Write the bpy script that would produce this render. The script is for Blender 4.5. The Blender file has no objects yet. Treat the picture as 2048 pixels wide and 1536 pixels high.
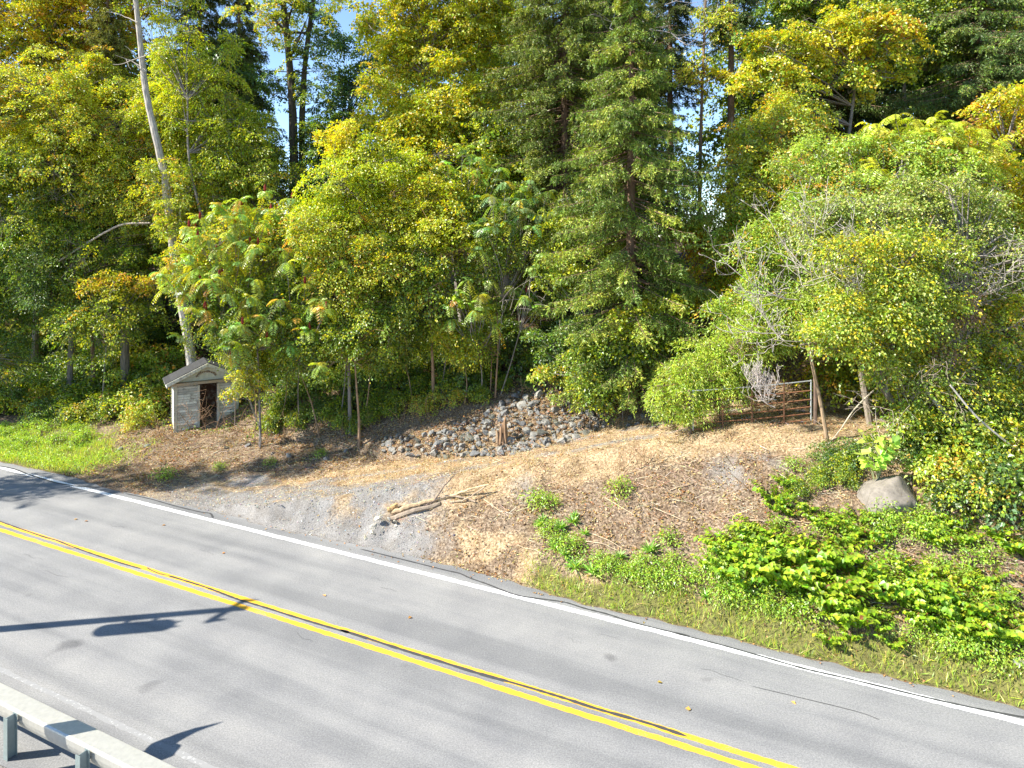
import bpy, math, random
import numpy as np
from mathutils import Vector
R = math.radians
rng = np.random.default_rng(7)
random.seed(7)
scene = bpy.context.scene
C = scene.collection

# ------------------------------------------------------------------ camera, sky, sun, exposure
F = 1409.0; CAMH = 10.0; HY = 473.0; FH = F * CAMH
cam = bpy.data.cameras.new('camera'); camo = bpy.data.objects.new('camera', cam); C.objects.link(camo)
camo.location = (0, 0, CAMH); camo.rotation_euler = (R(90), 0, 0)
cam.sensor_width = 36; cam.lens = 36 * F / 2048
cam.shift_y = -(768 - HY) / 2048
cam.clip_end = 3000; cam.clip_start = 0.1
scene.camera = camo
SUN_EL = R(41)
SDX, SDY = 0.985, 0.172                       # horizontal direction in which shadows fall
world = bpy.data.worlds.new('World'); scene.world = world; world.use_nodes = True
wn = world.node_tree.nodes; wl = world.node_tree.links
bg = wn['Background']; sky = wn.new('ShaderNodeTexSky'); sky.sky_type = 'NISHITA'; sky.sun_disc = False
sky.sun_elevation = SUN_EL; sky.sun_rotation = math.atan2(-SDX, -SDY)
sky.air_density = .75; sky.dust_density = 0.0; sky.ozone_density = 2.6
wl.new(sky.outputs[0], bg.inputs[0]); bg.inputs[1].default_value = 0.13
sl = bpy.data.lights.new('sun', 'SUN'); sl.energy = 5.0; sl.angle = R(0.5); sl.color = (1.0, 0.95, 0.86)
so = bpy.data.objects.new('sun', sl); C.objects.link(so); so.location = (-40, -10, 40)
so.rotation_euler = Vector((SDX * math.cos(SUN_EL), SDY * math.cos(SUN_EL), -math.sin(SUN_EL))).to_track_quat('-Z', 'Y').to_euler()
vs = scene.view_settings; vs.view_transform = 'Standard'; vs.look = 'None'; vs.gamma = 1; vs.use_curve_mapping = False
vs.exposure = 1.32
cy = scene.cycles; cy.max_bounces = 7; cy.diffuse_bounces = 4; cy.glossy_bounces = 2; cy.transmission_bounces = 4
cy.transparent_max_bounces = 4; cy.caustics_reflective = False; cy.caustics_refractive = False

# ------------------------------------------------------------------ coordinates
TH = R(26.1); U = np.array([math.cos(TH), -math.sin(TH)]); N = np.array([math.sin(TH), math.cos(TH)])
def sn2xy(s, n): return s * U[0] + n * N[0], s * U[1] + n * N[1]
def xy2sn(x, y): return x * U[0] + y * U[1], x * N[0] + y * N[1]
def P(px, py, d): return np.array([(px - 1024) / F * d, d, CAMH - (py - HY) / F * d])

def vnoise(x, y, seed=0):
    """smooth value noise, about -1..1"""
    xi = np.floor(x).astype(np.int64); yi = np.floor(y).astype(np.int64)
    fx = x - xi; fy = y - yi; fx = fx * fx * (3 - 2 * fx); fy = fy * fy * (3 - 2 * fy)
    def h(a, b):
        v = (a * 374761393 + b * 668265263 + seed * 982451653) & 0x7fffffff
        v = ((v ^ (v >> 13)) * 1274126177) & 0x7fffffff
        return ((v ^ (v >> 16)) & 0xffff) / 32767.5 - 1
    return (h(xi, yi) * (1 - fx) + h(xi + 1, yi) * fx) * (1 - fy) + (h(xi, yi + 1) * (1 - fx) + h(xi + 1, yi + 1) * fx) * fy
def fbm(x, y, seed=0, o=3):
    r = 0; a = 1.0
    for i in range(o):
        r = r + a * vnoise(x * 2 ** i, y * 2 ** i, seed + i); a *= .5
    return r / 1.75
def sst(a, b, x):
    t = np.clip((x - a) / (b - a), 0, 1); return t * t * (3 - 2 * t)

def edge_n(s):                                # far edge of the asphalt
    return 18.12 + .1 * vnoise(s * .45, s * 0, 3) + .08 * vnoise(s * 2.1, s * 0, 5) + .25 * np.exp(-((s + 12) / 4.0) ** 2)
def drive(s):                                 # driveway centreline offset and height
    t = np.clip((s + 22) / 18.5, 0, 1)
    return 18.8 + 7.5 * t, 3.7 * (t ** 1.15)
def zt(x, y):
    x = np.asarray(x, float); y = np.asarray(y, float)
    s, n = xy2sn(x, y)
    nc, zc = drive(s); hw = 1.9
    e = edge_n(s) + .25
    lo = zc * np.clip((n - e) / np.maximum(nc - hw - e, .6), 0, 1) ** .85
    lo = np.where(s > -3.5, zc * np.clip((n - e) / (nc - hw - e), 0, 1) ** .8, lo)
    nh = np.maximum(nc + hw, np.interp(s, [-26, -18, -14], [25.0, 23.9, 23.0]))
    zh = zc + .17 * (nh - nc - hw)
    up = np.where(n < nh, zc + .17 * np.maximum(n - nc - hw, 0), zh + (9.3 - zh) * (1 - np.exp(-np.maximum(n - nh, 0) * .58 / (9.3 - zh))))
    z = np.where(n < nc - hw, lo, up)
    rough = sst(e, e + 1.2, n) * (1 - .75 * np.exp(-((n - nc) / 1.6) ** 2))
    z = z + rough * (.13 * fbm(s * .7, n * .7, 11) + .05 * vnoise(s * 3.1, n * 3.1, 17))
    z = np.where(n < e, -.03, z)
    near = 7.55
    z = np.where(n < near, -.03 - .45 * np.maximum(near - .5 - n, 0) * sst(near, near - 1.5, n), z)
    return np.maximum(z, -9.0) * 1.0
def G(px, py, d0=12.0, d1=70.0):              # the ground point that a line of sight meets
    d = np.arange(d0, d1, .04)
    x = (px - 1024) / F * d; z = CAMH - (py - HY) / F * d
    g = zt(x, d); k = np.argmax(g >= z)
    if g[k] < z[k]: k = len(d) - 1
    return np.array([x[k], d[k], g[k]])

# ------------------------------------------------------------------ mesh helpers
class Geo:
    def __init__(self): self.v = []; self.f = []; self.c = []; self.n = 0
    def add(self, v, f, col=None):
        v = np.asarray(v, np.float32).reshape(-1, 3); f = np.asarray(f, np.int64)
        self.v.append(v); self.f.append(f + self.n); self.n += len(v)
        if col is None: col = (.5, .5, .5)
        col = np.asarray(col, np.float32)
        if col.ndim == 1: col = np.tile(col[:3], (len(f), 1))
        self.c.append(col)
    def build(self, name, mat, parent=None, smooth=False, origin=None):
        me = bpy.data.meshes.new(name)
        if not self.v: raise RuntimeError('empty ' + name)
        V = np.concatenate(self.v)
        if origin is not None: V = V - np.asarray(origin, np.float32)
        lt = np.concatenate([np.full(len(f), f.shape[1], np.int32) for f in self.f])
        li = np.concatenate([f.reshape(-1) for f in self.f]).astype(np.int32)
        me.vertices.add(len(V)); me.vertices.foreach_set('co', V.reshape(-1).astype(np.float32))
        me.loops.add(len(li)); me.loops.foreach_set('vertex_index', li)
        me.polygons.add(len(lt)); st = np.zeros(len(lt), np.int32); st[1:] = np.cumsum(lt)[:-1]
        me.polygons.foreach_set('loop_start', st)
        if smooth: me.polygons.foreach_set('use_smooth', np.ones(len(lt), bool))
        else: me.polygons.foreach_set('use_smooth', np.zeros(len(lt), bool))
        me.update(calc_edges=True)
        a = me.attributes.new('tint', 'FLOAT_COLOR', 'FACE')
        cc = np.ones((len(lt), 4), np.float32); cc[:, :3] = np.concatenate(self.c)
        a.data.foreach_set('color', cc.reshape(-1))
        me.materials.append(mat)
        o = bpy.data.objects.new(name, me); C.objects.link(o)
        if parent is not None: o.parent = parent
        return o

def nrm(a): return a / np.maximum(np.linalg.norm(a, axis=-1, keepdims=True), 1e-9)
def segs(g, A, B, ra, rb, k=4, col=None):
    A = np.atleast_2d(np.asarray(A, float)); B = np.atleast_2d(np.asarray(B, float)); n = len(A)
    ra = np.broadcast_to(np.asarray(ra, float), (n,)); rb = np.broadcast_to(np.asarray(rb, float), (n,))
    d = nrm(B - A); h = np.where(np.abs(d[:, 2:3]) > .9, np.array([[1., 0, 0]]), np.array([[0, 0, 1.]]))
    e1 = nrm(np.cross(d, h)); e2 = np.cross(d, e1)
    an = np.arange(k) / k * 2 * np.pi
    ring = e1[:, None, :] * np.cos(an)[None, :, None] + e2[:, None, :] * np.sin(an)[None, :, None]
    v = np.concatenate([A[:, None, :] + ring * ra[:, None, None], B[:, None, :] + ring * rb[:, None, None]], 1)
    i = np.arange(k); j = (i + 1) % k
    f = np.stack([i, j, j + k, i + k], 1)[None] + (np.arange(n) * 2 * k)[:, None, None]
    cc = None
    if col is not None:
        col = np.asarray(col, float)
        cc = np.repeat(col, k, 0) if col.ndim == 2 else col
    g.add(v.reshape(-1, 3), f.reshape(-1, 4), cc)
def tube(g, pts, rad, k=8, col=None, jit=0.0, cap=True):
    pts = np.asarray(pts, float); n = len(pts); rad = np.broadcast_to(np.asarray(rad, float), (n,))
    t = nrm(np.gradient(pts, axis=0)); h = np.array([1., .13, 0]) if abs(t[0, 0]) < .8 else np.array([0, 0, 1.])
    e1 = nrm(np.cross(t, h)); e2 = np.cross(t, e1); an = np.arange(k) / k * 2 * np.pi
    rr = rad[:, None] * (1 + jit * rng.normal(size=(n, k)))
    v = pts[:, None, :] + rr[..., None] * (e1[:, None, :] * np.cos(an)[None, :, None] + e2[:, None, :] * np.sin(an)[None, :, None])
    i = np.arange(k); j = (i + 1) % k
    f = np.stack([i, j, j + k, i + k], 1)[None] + (np.arange(n - 1) * k)[:, None, None]
    g.add(v.reshape(-1, 3), f.reshape(-1, 4), col)
    if cap:
        for ring, c0, flip in ((v[0], pts[0], 1), (v[-1], pts[-1], 0)):
            vv = np.concatenate([ring, c0[None]]); ff = np.stack([i, j, np.full(k, k)], 1)
            g.add(vv, ff[:, ::-1] if flip else ff, col)
def smooth_path(pts, m=6):
    pts = np.asarray(pts, float); n = len(pts)
    if n < 3: return np.array([pts[0] * (1 - t) + pts[-1] * t for t in np.linspace(0, 1, m + 1)])
    out = []
    Q = np.vstack([2 * pts[0] - pts[1], pts, 2 * pts[-1] - pts[-2]])
    for a in range(n - 1):
        p0, p1, p2, p3 = Q[a:a + 4]
        for t in np.linspace(0, 1, m, endpoint=False):
            out.append(.5 * ((2 * p1) + (-p0 + p2) * t + (2 * p0 - 5 * p1 + 4 * p2 - p3) * t * t + (-p0 + 3 * p1 - 3 * p2 + p3) * t ** 3))
    out.append(pts[-1]); return np.array(out)
def box(g, c, s, ax=None, col=None):
    """box at centre c with full sizes s along the rows of ax"""
    ax = np.eye(3) if ax is None else np.asarray(ax, float)
    q = np.array([[x, y, z] for z in (-.5, .5) for y in (-.5, .5) for x in (-.5, .5)]) * np.asarray(s, float)
    v = np.asarray(c, float) + q @ ax
    g.add(v, [[0, 2, 3, 1], [4, 5, 7, 6], [0, 1, 5, 4], [2, 6, 7, 3], [0, 4, 6, 2], [1, 3, 7, 5]], col)
def prism(g, poly, a, b, col=None):
    """poly: Nx3 outline swept from offset a to offset b (vectors)"""
    p = np.asarray(poly, float); n = len(p)
    g.add(p + a, [list(range(n))[::-1]], col); g.add(p + b, [list(range(n))], col)
    i = np.arange(n); j = (i + 1) % n
    g.add(np.concatenate([p + a, p + b]), np.stack([i, j, j + n, i + n], 1), col)

def leaf4(g, c, d, nn, L, W, fold, col):
    n = len(c); s = nrm(np.cross(d, nn)); nn = np.cross(s, d)
    L = np.broadcast_to(L, (n,))[:, None]; W = np.broadcast_to(W, (n,))[:, None]
    m = c + d * L * .45 + nn * W * fold
    v = np.stack([c, m + s * W * .5, c + d * L - nn * L * .08, m - s * W * .5], 1)
    f = np.arange(n * 4).reshape(n, 4); g.add(v.reshape(-1, 3), f, col)
def leaf6(g, c, d, nn, L, W, fold, col, heart=False):
    n = len(c); s = nrm(np.cross(d, nn)); nn = np.cross(s, d)
    L = np.broadcast_to(L, (n,))[:, None]; W = np.broadcast_to(W, (n,))[:, None]
    a, b, wa, wb = (.12, .55, .48, .38) if heart else (.3, .68, .5, .36)
    up = nn * W * fold; dr = -nn * L * .1
    v = np.stack([c, c + d * L * a + s * W * wa + up, c + d * L * b + s * W * wb + up * .6 + dr * .4, c + d * L + dr,
                  c + d * L * b - s * W * wb + up * .6 + dr * .4, c + d * L * a - s * W * wa + up], 1)
    b6 = (np.arange(n) * 6)[:, None]
    f = np.concatenate([b6 + np.array([[0, 1, 2, 3]]), b6 + np.array([[0, 3, 4, 5]])], 0)
    g.add(v.reshape(-1, 3), f, np.concatenate([col, col]))
def rdir(n):
    return nrm(rng.normal(size=(n, 3)))

def tag(o, label=None, cat=None, group=None, kind=None):
    if label: o['label'] = label
    if cat: o['category'] = cat
    if group: o['group'] = group
    if kind: o['kind'] = kind
    return o
def empty(name, loc, label=None, cat=None, group=None):
    o = bpy.data.objects.new(name, None); C.objects.link(o); o.location = [float(q) for q in loc]
    o.empty_display_size = .2
    return tag(o, label, cat, group)
def copy_tree(o, loc, rz=0.0, sc=1.0, label=None):
    c = o.copy(); C.objects.link(c); c.location = [float(q) for q in loc]; c.rotation_euler = (0, 0, rz); c.scale = (sc, sc, sc) if np.isscalar(sc) else sc
    if label: c['label'] = label
    for ch in o.children:
        k = ch.copy(); C.objects.link(k); k.parent = c
        for g2 in ch.children:
            q = g2.copy(); C.objects.link(q); q.parent = k
    return c

# ------------------------------------------------------------------ materials
def mat(name, rough=.8, bump=None, spec=.3, metal=0.0):
    m = bpy.data.materials.new(name); m.use_nodes = True; nt = m.node_tree
    b = nt.nodes['Principled BSDF']; b.inputs['Roughness'].default_value = rough
    b.inputs['Specular IOR Level'].default_value = spec; b.inputs['Metallic'].default_value = metal
    return m, nt, b
def nd(nt, t, **kw):
    n = nt.nodes.new(t)
    for k, v in kw.items():
        if k in ('operation', 'blend_type', 'data_type', 'noise_dimensions', 'feature', 'attribute_name', 'distance', 'mute'): setattr(n, k, v)
        else: n.inputs[k].default_value = v
    return n
def noise(nt, scale, detail=4, rough=.6, vec=None):
    n = nt.nodes.new('ShaderNodeTexNoise'); n.inputs['Scale'].default_value = scale; n.inputs['Detail'].default_value = detail
    n.inputs['Roughness'].default_value = rough
    if vec is None:
        g = nt.nodes.new('ShaderNodeTexCoord'); vec = g.outputs['Object']
    nt.links.new(vec, n.inputs['Vector']); return n.outputs['Fac']
def ramp(nt, src, stops):
    r = nt.nodes.new('ShaderNodeValToRGB'); el = r.color_ramp.elements
    while len(el) < len(stops): el.new(.5)
    for e, (p, c) in zip(el, stops): e.position = p; e.color = (*c, 1) if len(c) == 3 else c
    nt.links.new(src, r.inputs[0]); return r.outputs[0]
def mix(nt, fac, a, b, mode='MIX'):
    m = nt.nodes.new('ShaderNodeMix'); m.data_type = 'RGBA'; m.blend_type = mode
    for i, v in ((0, fac), (6, a), (7, b)):
        if isinstance(v, bpy.types.NodeSocket): nt.links.new(v, m.inputs[i])
        elif i == 0: m.inputs[0].default_value = v
        else: m.inputs[i].default_value = (*v, 1)
    return m.outputs[2]
def math_(nt, op, a, b):
    m = nt.nodes.new('ShaderNodeMath'); m.operation = op
    for i, v in ((0, a), (1, b)):
        if isinstance(v, bpy.types.NodeSocket): nt.links.new(v, m.inputs[i])
        else: m.inputs[i].default_value = v
    m.use_clamp = True
    return m.outputs[0]
def bump(nt, b, h, strength, dist=.02):
    n = nt.nodes.new('ShaderNodeBump'); n.inputs['Strength'].default_value = strength; n.inputs['Distance'].default_value = dist
    nt.links.new(h, n.inputs['Height']); nt.links.new(n.outputs[0], b.inputs['Normal'])
def attr(nt, name='tint'):
    a = nt.nodes.new('ShaderNodeAttribute'); a.attribute_name = name; return a

def tinted(name, rough=.8, scale=6, amp=.35, bs=.4, spec=.25, metal=0.0, stretch=None):
    """face colour multiplied by a noise, for bark, stone, wood"""
    m, nt, b = mat(name, rough, spec=spec, metal=metal); a = attr(nt)
    tc = nt.nodes.new('ShaderNodeTexCoord'); vec = tc.outputs['Object']
    if stretch:
        mp = nt.nodes.new('ShaderNodeMapping'); mp.inputs['Scale'].default_value = stretch; nt.links.new(vec, mp.inputs[0]); vec = mp.outputs[0]
    f = noise(nt, scale, 6, .65, vec)
    lo = 1 - amp; hi = 1 + amp
    r = ramp(nt, f, [(.3, (lo,) * 3), (.7, (hi,) * 3)])
    nt.links.new(mix(nt, 1.0, a.outputs['Color'], r, 'MULTIPLY'), b.inputs['Base Color'])
    bump(nt, b, f, bs, .03)
    return m
def leafmat(name, transl=.48, gloss=.045, rough=.42, bright=1.0):
    m = bpy.data.materials.new(name); m.use_nodes = True; nt = m.node_tree; nt.nodes.clear()
    a = attr(nt); out = nt.nodes.new('ShaderNodeOutputMaterial')
    oi = nt.nodes.new('ShaderNodeObjectInfo')
    hs = nt.nodes.new('ShaderNodeHueSaturation'); nt.links.new(a.outputs['Color'], hs.inputs['Color'])
    hs.inputs['Value'].default_value = bright
    d = nt.nodes.new('ShaderNodeBsdfDiffuse'); t = nt.nodes.new('ShaderNodeBsdfTranslucent'); g = nt.nodes.new('ShaderNodeBsdfGlossy')
    g.inputs['Roughness'].default_value = rough; g.inputs['Color'].default_value = (1, 1, 1, 1)
    nt.links.new(hs.outputs[0], d.inputs[0])
    tm = mix(nt, 1.0, hs.outputs[0], (1.25, 1.15, .45), 'MULTIPLY'); nt.links.new(tm, t.inputs[0])
    m1 = nt.nodes.new('ShaderNodeMixShader'); m1.inputs[0].default_value = transl
    nt.links.new(d.outputs[0], m1.inputs[1]); nt.links.new(t.outputs[0], m1.inputs[2])
    m2 = nt.nodes.new('ShaderNodeMixShader'); m2.inputs[0].default_value = gloss
    nt.links.new(m1.outputs[0], m2.inputs[1]); nt.links.new(g.outputs[0], m2.inputs[2])
    nt.links.new(m2.outputs[0], out.inputs[0])
    return m
M_LEAF = leafmat('leaf', bright=1.42); M_BANK = leafmat('bank_leaf', .42, .03, bright=1.05); M_NEEDLE = leafmat('needle', .2, .03); M_DRY = leafmat('dry_leaf', .25, .02)
M_BARK = tinted('bark', .9, 9, .4, .6, stretch=(1, 1, .3)); M_TWIG = tinted('twig', .85, 20, .25, .2)
M_STONE = tinted('stone', .85, 7, .3, .5); M_WOOD = tinted('painted_wood', .75, 5, .3, .3, stretch=(1, 1, 4))
M_METAL = tinted('galvanised', .45, 10, .1, .06, spec=.5, metal=.55); M_RUST = tinted('rusty_steel', .8, 18, .35, .2)
M_PLAIN = tinted('plain', .8, 8, .15, .1)

# ------------------------------------------------------------------ ground sheet
def axis(parts):
    return np.unique(np.round(np.concatenate([np.arange(a, b, st) for a, b, st in parts]), 4))
S_ = axis([(-1600, -200, 100), (-200, -60, 10), (-60, -36, .8), (-36, 7, .14), (7, 30, .8), (30, 200, 10), (200, 1601, 100)])
N_ = axis([(-1000, -100, 60), (-100, 0, 5), (0, 17, .5), (17, 32, .14), (32, 60, .5), (60, 200, 7), (200, 1600, 80)])
SS, NN = np.meshgrid(S_, N_, indexing='ij'); XX, YY = sn2xy(SS, NN); ZZ = zt(XX, YY)
def zones(s, n):
    """gravel, straw, green cover 0..1 at road coordinates (rest is leaf litter)"""
    nc, zc = drive(s); e = edge_n(s)
    w = fbm(s * .55, n * .8, 21); w2 = fbm(s * 1.7, n * 1.9, 31); off = n - nc
    ind = sst(-27, -23.5, s)
    straw = ind * np.exp(-np.clip(np.abs(off + .35) - 2.1, 0, 9) ** 2 / .5)
    straw = straw * sst(-.75, -.1, w + .35) * (.55 + .45 * sst(-.5, .1, w2))
    apron = sst(-26.5, -22, s) * sst(-10.5, -13.5, s + .3 * (n - 18) + 1.2 * w2) * sst(2.6, 1.0, n - e - .7 + 1.4 * w) * (1 - .8 * sst(.0, .5, w2 + .3 * w) * sst(.2, 1.2, n - e))
    tracks = ind * (np.exp(-((off - 1.0) / .35) ** 2) + np.exp(-((off + .75) / .35) ** 2)) * sst(-.3, .35, w2)
    patch = np.exp(-(((s + 3.0) / 1.3) ** 2 + ((n - 22.6) / .6) ** 2)) * 1.0 + .8 * np.exp(-(((s + 9.3) / 1.0) ** 2 + ((n - 21.0) / .5) ** 2))
    gravel = np.clip(np.maximum(np.maximum(apron, tracks * .8), patch * sst(-.4, .3, w2)), 0, 1)
    strawb = ((s > -17) & (s < -6)) * sst(.9, .2, np.abs(n - e - .7) + .5 * w) * .75 * sst(-17, -14.5, s + w) * sst(-.6, .2, w2)
    straw = np.clip(np.maximum(straw, strawb) * (1 - .75 * gravel), 0, 1)
    gl = sst(-28, -32.0, s - .9 * w) * sst(5.2, 2.2, n - e + 1.5 * w) * sst(-.7, -.1, w2 + .3) * sst(0, .25, n - e)
    gr = sst(-9.5, -7.5, s + .8 * w) * sst(1.15, .45, n - e + .5 * w) * sst(0, .2, n - e)
    green = np.clip(np.maximum(gl, gr), 0, 1)
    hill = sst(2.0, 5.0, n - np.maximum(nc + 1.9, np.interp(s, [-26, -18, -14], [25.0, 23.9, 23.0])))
    return gravel, straw, green, hill
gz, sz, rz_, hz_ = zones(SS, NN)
ni, nj = SS.shape
idx = np.arange(ni * nj).reshape(ni, nj)
f = np.stack([idx[:-1, :-1], idx[1:, :-1], idx[1:, 1:], idx[:-1, 1:]], -1).reshape(-1, 4)
g = Geo(); g.add(np.stack([XX, YY, ZZ], -1).reshape(-1, 3), f)
m, nt, b = mat('earth', .95, spec=.1)
za = attr(nt, 'zone'); sp = nt.nodes.new('ShaderNodeSeparateColor'); nt.links.new(za.outputs['Color'], sp.inputs[0])
n1 = noise(nt, 1.6, 6, .7); n2 = noise(nt, 14, 5, .75); n3 = noise(nt, 55, 4, .7)
litter = mix(nt, ramp(nt, n1, [(.4, (0, 0, 0)), (.6, (1, 1, 1))]), ramp(nt, n2, [(.36, (.055, .037, .025)), (.5, (.17, .115, .07)), (.66, (.38, .28, .175))]),
             ramp(nt, n2, [(.36, (.07, .05, .035)), (.52, (.23, .17, .115)), (.66, (.46, .37, .26))]))
grav = ramp(nt, n3, [(.3, (.08, .075, .07)), (.5, (.22, .21, .195)), (.7, (.44, .42, .39))])
grav = mix(nt, 1.0, grav, ramp(nt, n1, [(.3, (.75, .72, .68)), (.6, (1.1, 1.1, 1.1))]), 'MULTIPLY')
stra = ramp(nt, n2, [(.34, (.15, .10, .06)), (.5, (.36, .26, .15)), (.68, (.62, .50, .32))])
stra = mix(nt, 1.0, stra, ramp(nt, n1, [(.32, (.55, .5, .46)), (.55, (1.05, 1.05, 1.05))]), 'MULTIPLY')
gree = ramp(nt, n2, [(.34, (.06, .055, .025)), (.6, (.20, .19, .06))])
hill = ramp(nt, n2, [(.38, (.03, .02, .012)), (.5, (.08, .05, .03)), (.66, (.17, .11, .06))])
def edgy(fac, lo=.35, hi=.65):
    mm = nt.nodes.new('ShaderNodeMath'); mm.operation = 'ADD'; nt.links.new(fac, mm.inputs[0])
    m2 = nt.nodes.new('ShaderNodeMath'); m2.operation = 'MULTIPLY_ADD'; nt.links.new(n2, m2.inputs[0]); m2.inputs[1].default_value = 1.2; m2.inputs[2].default_value = -.6
    nt.links.new(m2.outputs[0], mm.inputs[1])
    mr = nt.nodes.new('ShaderNodeMapRange'); mr.inputs[1].default_value = lo; mr.inputs[2].default_value = hi; nt.links.new(mm.outputs[0], mr.inputs[0]); return mr.outputs[0]
al = nt.nodes.new('ShaderNodeAttribute'); al.attribute_name = 'zone'
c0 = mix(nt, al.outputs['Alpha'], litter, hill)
c0 = mix(nt, edgy(sp.outputs[1]), c0, stra); c0 = mix(nt, edgy(sp.outputs[0], .1, .95), c0, grav); c0 = mix(nt, edgy(sp.outputs[2]), c0, gree)
nt.links.new(c0, b.inputs['Base Color']); bump(nt, b, n2, .6, .06)
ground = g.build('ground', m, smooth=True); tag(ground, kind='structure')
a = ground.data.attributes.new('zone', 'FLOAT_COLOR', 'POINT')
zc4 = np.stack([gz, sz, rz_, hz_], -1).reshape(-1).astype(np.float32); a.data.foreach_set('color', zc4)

# ------------------------------------------------------------------ road
def strip(g, s0, s1, fa, fb, z, step=.25, col=None):
    s = np.concatenate([np.arange(s0, -45, 2.0), np.arange(-45, 12, .05), np.arange(12, s1, 2.0)]); A = fa(s); B = fb(s)
    xa, ya = sn2xy(s, A); xb, yb = sn2xy(s, B)
    v = np.concatenate([np.stack([xa, ya, np.full_like(s, z)], 1), np.stack([xb, yb, np.full_like(s, z)], 1)])
    k = len(s); i = np.arange(k - 1); g.add(v, np.stack([i, i + 1, i + 1 + k, i + k], 1), col)
g = Geo(); strip(g, -300, 300, lambda s: 7.75 + .05 * vnoise(s * 1.5, s * 0, 9), edge_n, 0.0)
m, nt, b = mat('asphalt', .82, spec=.25)
tc = nt.nodes.new('ShaderNodeTexCoord'); rot = nt.nodes.new('ShaderNodeMapping'); rot.inputs['Rotation'].default_value = (0, 0, TH); nt.links.new(tc.outputs['Object'], rot.inputs[0])
lng = nt.nodes.new('ShaderNodeMapping'); lng.inputs['Scale'].default_value = (.05, 1, 1); nt.links.new(rot.outputs[0], lng.inputs[0])
lanes = noise(nt, 1.3, 3, .5, lng.outputs[0]); blot = noise(nt, .6, 4, .6); grain = noise(nt, 28, 5, .8); fine = noise(nt, 90, 3, .8)
col = ramp(nt, grain, [(.34, (.16, .162, .162)), (.5, (.235, .234, .229)), (.66, (.325, .322, .31))])
col = mix(nt, 1.0, col, ramp(nt, lanes, [(.35, (.78, .785, .79)), (.5, (.97, .97, .965)), (.64, (1.08, 1.07, 1.05))]), 'MULTIPLY')
col = mix(nt, 1.0, col, ramp(nt, blot, [(.3, (.84, .84, .85)), (.7, (1.1, 1.09, 1.07))]), 'MULTIPLY')
st = noise(nt, .9, 2, .4, rot.outputs[0]); col = mix(nt, 1.0, col, ramp(nt, st, [(.22, (.62, .62, .63)), (.30, (1, 1, 1))]), 'MULTIPLY')
col = mix(nt, .55, col, mix(nt, 1.0, col, ramp(nt, fine, [(.35, (.55,) * 3), (.65, (1.5,) * 3)]), 'MULTIPLY'))
nt.links.new(col, b.inputs['Base Color']); bump(nt, b, grain, .25, .01)
road = g.build('road', m); tag(road, kind='structure')
def paint(name, c, wear):
    m, nt, b = mat(name, .6, spec=.3)
    n_ = noise(nt, 30, 5, .8); big = noise(nt, .7, 3, .6)
    ad = math_(nt, 'MULTIPLY', n_, math_(nt, 'ADD', big, .45))
    nt.links.new(ramp(nt, ad, [(wear - .025, (.24, .235, .225)), (wear + .015, tuple(.12 + .75 * q for q in c)), (wear + .08, c)]), b.inputs['Base Color']); return m
M_WHITE = paint('white_paint', (.78, .78, .75), .34); M_YEL = paint('yellow_paint', (.84, .44, .035), .33)
M_TAR = tinted('tar', .55, 20, .2, .2, spec=.4)
wob = lambda s, a, b_: .010 * vnoise(s * 3, s * 0 + a, 7) + .012 * vnoise(s * 11, s * 0 + a, 8) + b_
g = Geo(); strip(g, -300, 300, lambda s: wob(s, 1, 17.54), lambda s: wob(s, 2, 17.735), .004); tag(g.build('edge_line', M_WHITE), kind='structure')
g = Geo(); strip(g, -300, 300, lambda s: wob(s, 3, 9.35), lambda s: wob(s, 4, 9.47), .004)
m2, nt2, b2 = mat('worn_white_paint', .7); nn_ = noise(nt2, 9, 5, .8); nt2.links.new(ramp(nt2, nn_, [(.56, (.27, .268, .26)), (.64, (.5, .5, .48))]), b2.inputs['Base Color'])
tag(g.build('worn_edge_line', m2), kind='structure')
g = Geo(); strip(g, -300, 300, lambda s: wob(s, 5, 14.12), lambda s: wob(s, 6, 14.28), .004); strip(g, -300, 300, lambda s: wob(s, 7, 13.81), lambda s: wob(s, 8, 13.97), .004)
tag(g.build('centre_line_markings', M_YEL), kind='structure')
# tar that seals the cracks, poured over the paint
def tar_line(g, pts, w):
    q = smooth_path(np.array([[a_, b_, 0] for a_, b_ in pts]), 8); q = q[:, :2]
    t = nrm(np.gradient(q, axis=0)); nn = np.stack([-t[:, 1], t[:, 0]], 1); ww = w * (.7 + .5 * rng.random(len(q)))[:, None]
    ww[0] *= .2; ww[-1] *= .2
    A = q - nn * ww; B = q + nn * ww
    v = np.concatenate([np.column_stack([A, np.full(len(q), .008)]), np.column_stack([B, np.full(len(q), .008)])]); k = len(q); i = np.arange(k - 1)
    g.add(v, np.stack([i, i + 1, i + 1 + k, i + k], 1), (.06, .06, .062))
def road_px(px, py):
    d = FH / (py - HY); return (px - 1024) / F * d, d
def Z7(x, y): return road_px(x / 2.926, 1011 + y / 2.926)
def Z4(x, y): return road_px(680 + x / 2.926, 1011 + y / 2.926)
def Z8(x, y): return road_px(1348 + x / 2.926, 1011 + y / 2.926)
g = Geo()
tar_line(g, [Z7(*q) for q in [(-40, 80), (100, 130), (250, 182), (330, 205), (420, 240), (560, 290), (700, 335), (830, 372)]], .03)
tar_line(g, [Z7(*q) for q in [(860, 365), (890, 382), (930, 398), (980, 410)]], .02)
tar_line(g, [Z7(*q) for q in [(980, 410), (1080, 440), (1200, 478), (1300, 515), (1400, 552), (1560, 600), (1700, 645), (1900, 705), (2048, 748)]] , .035)
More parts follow.
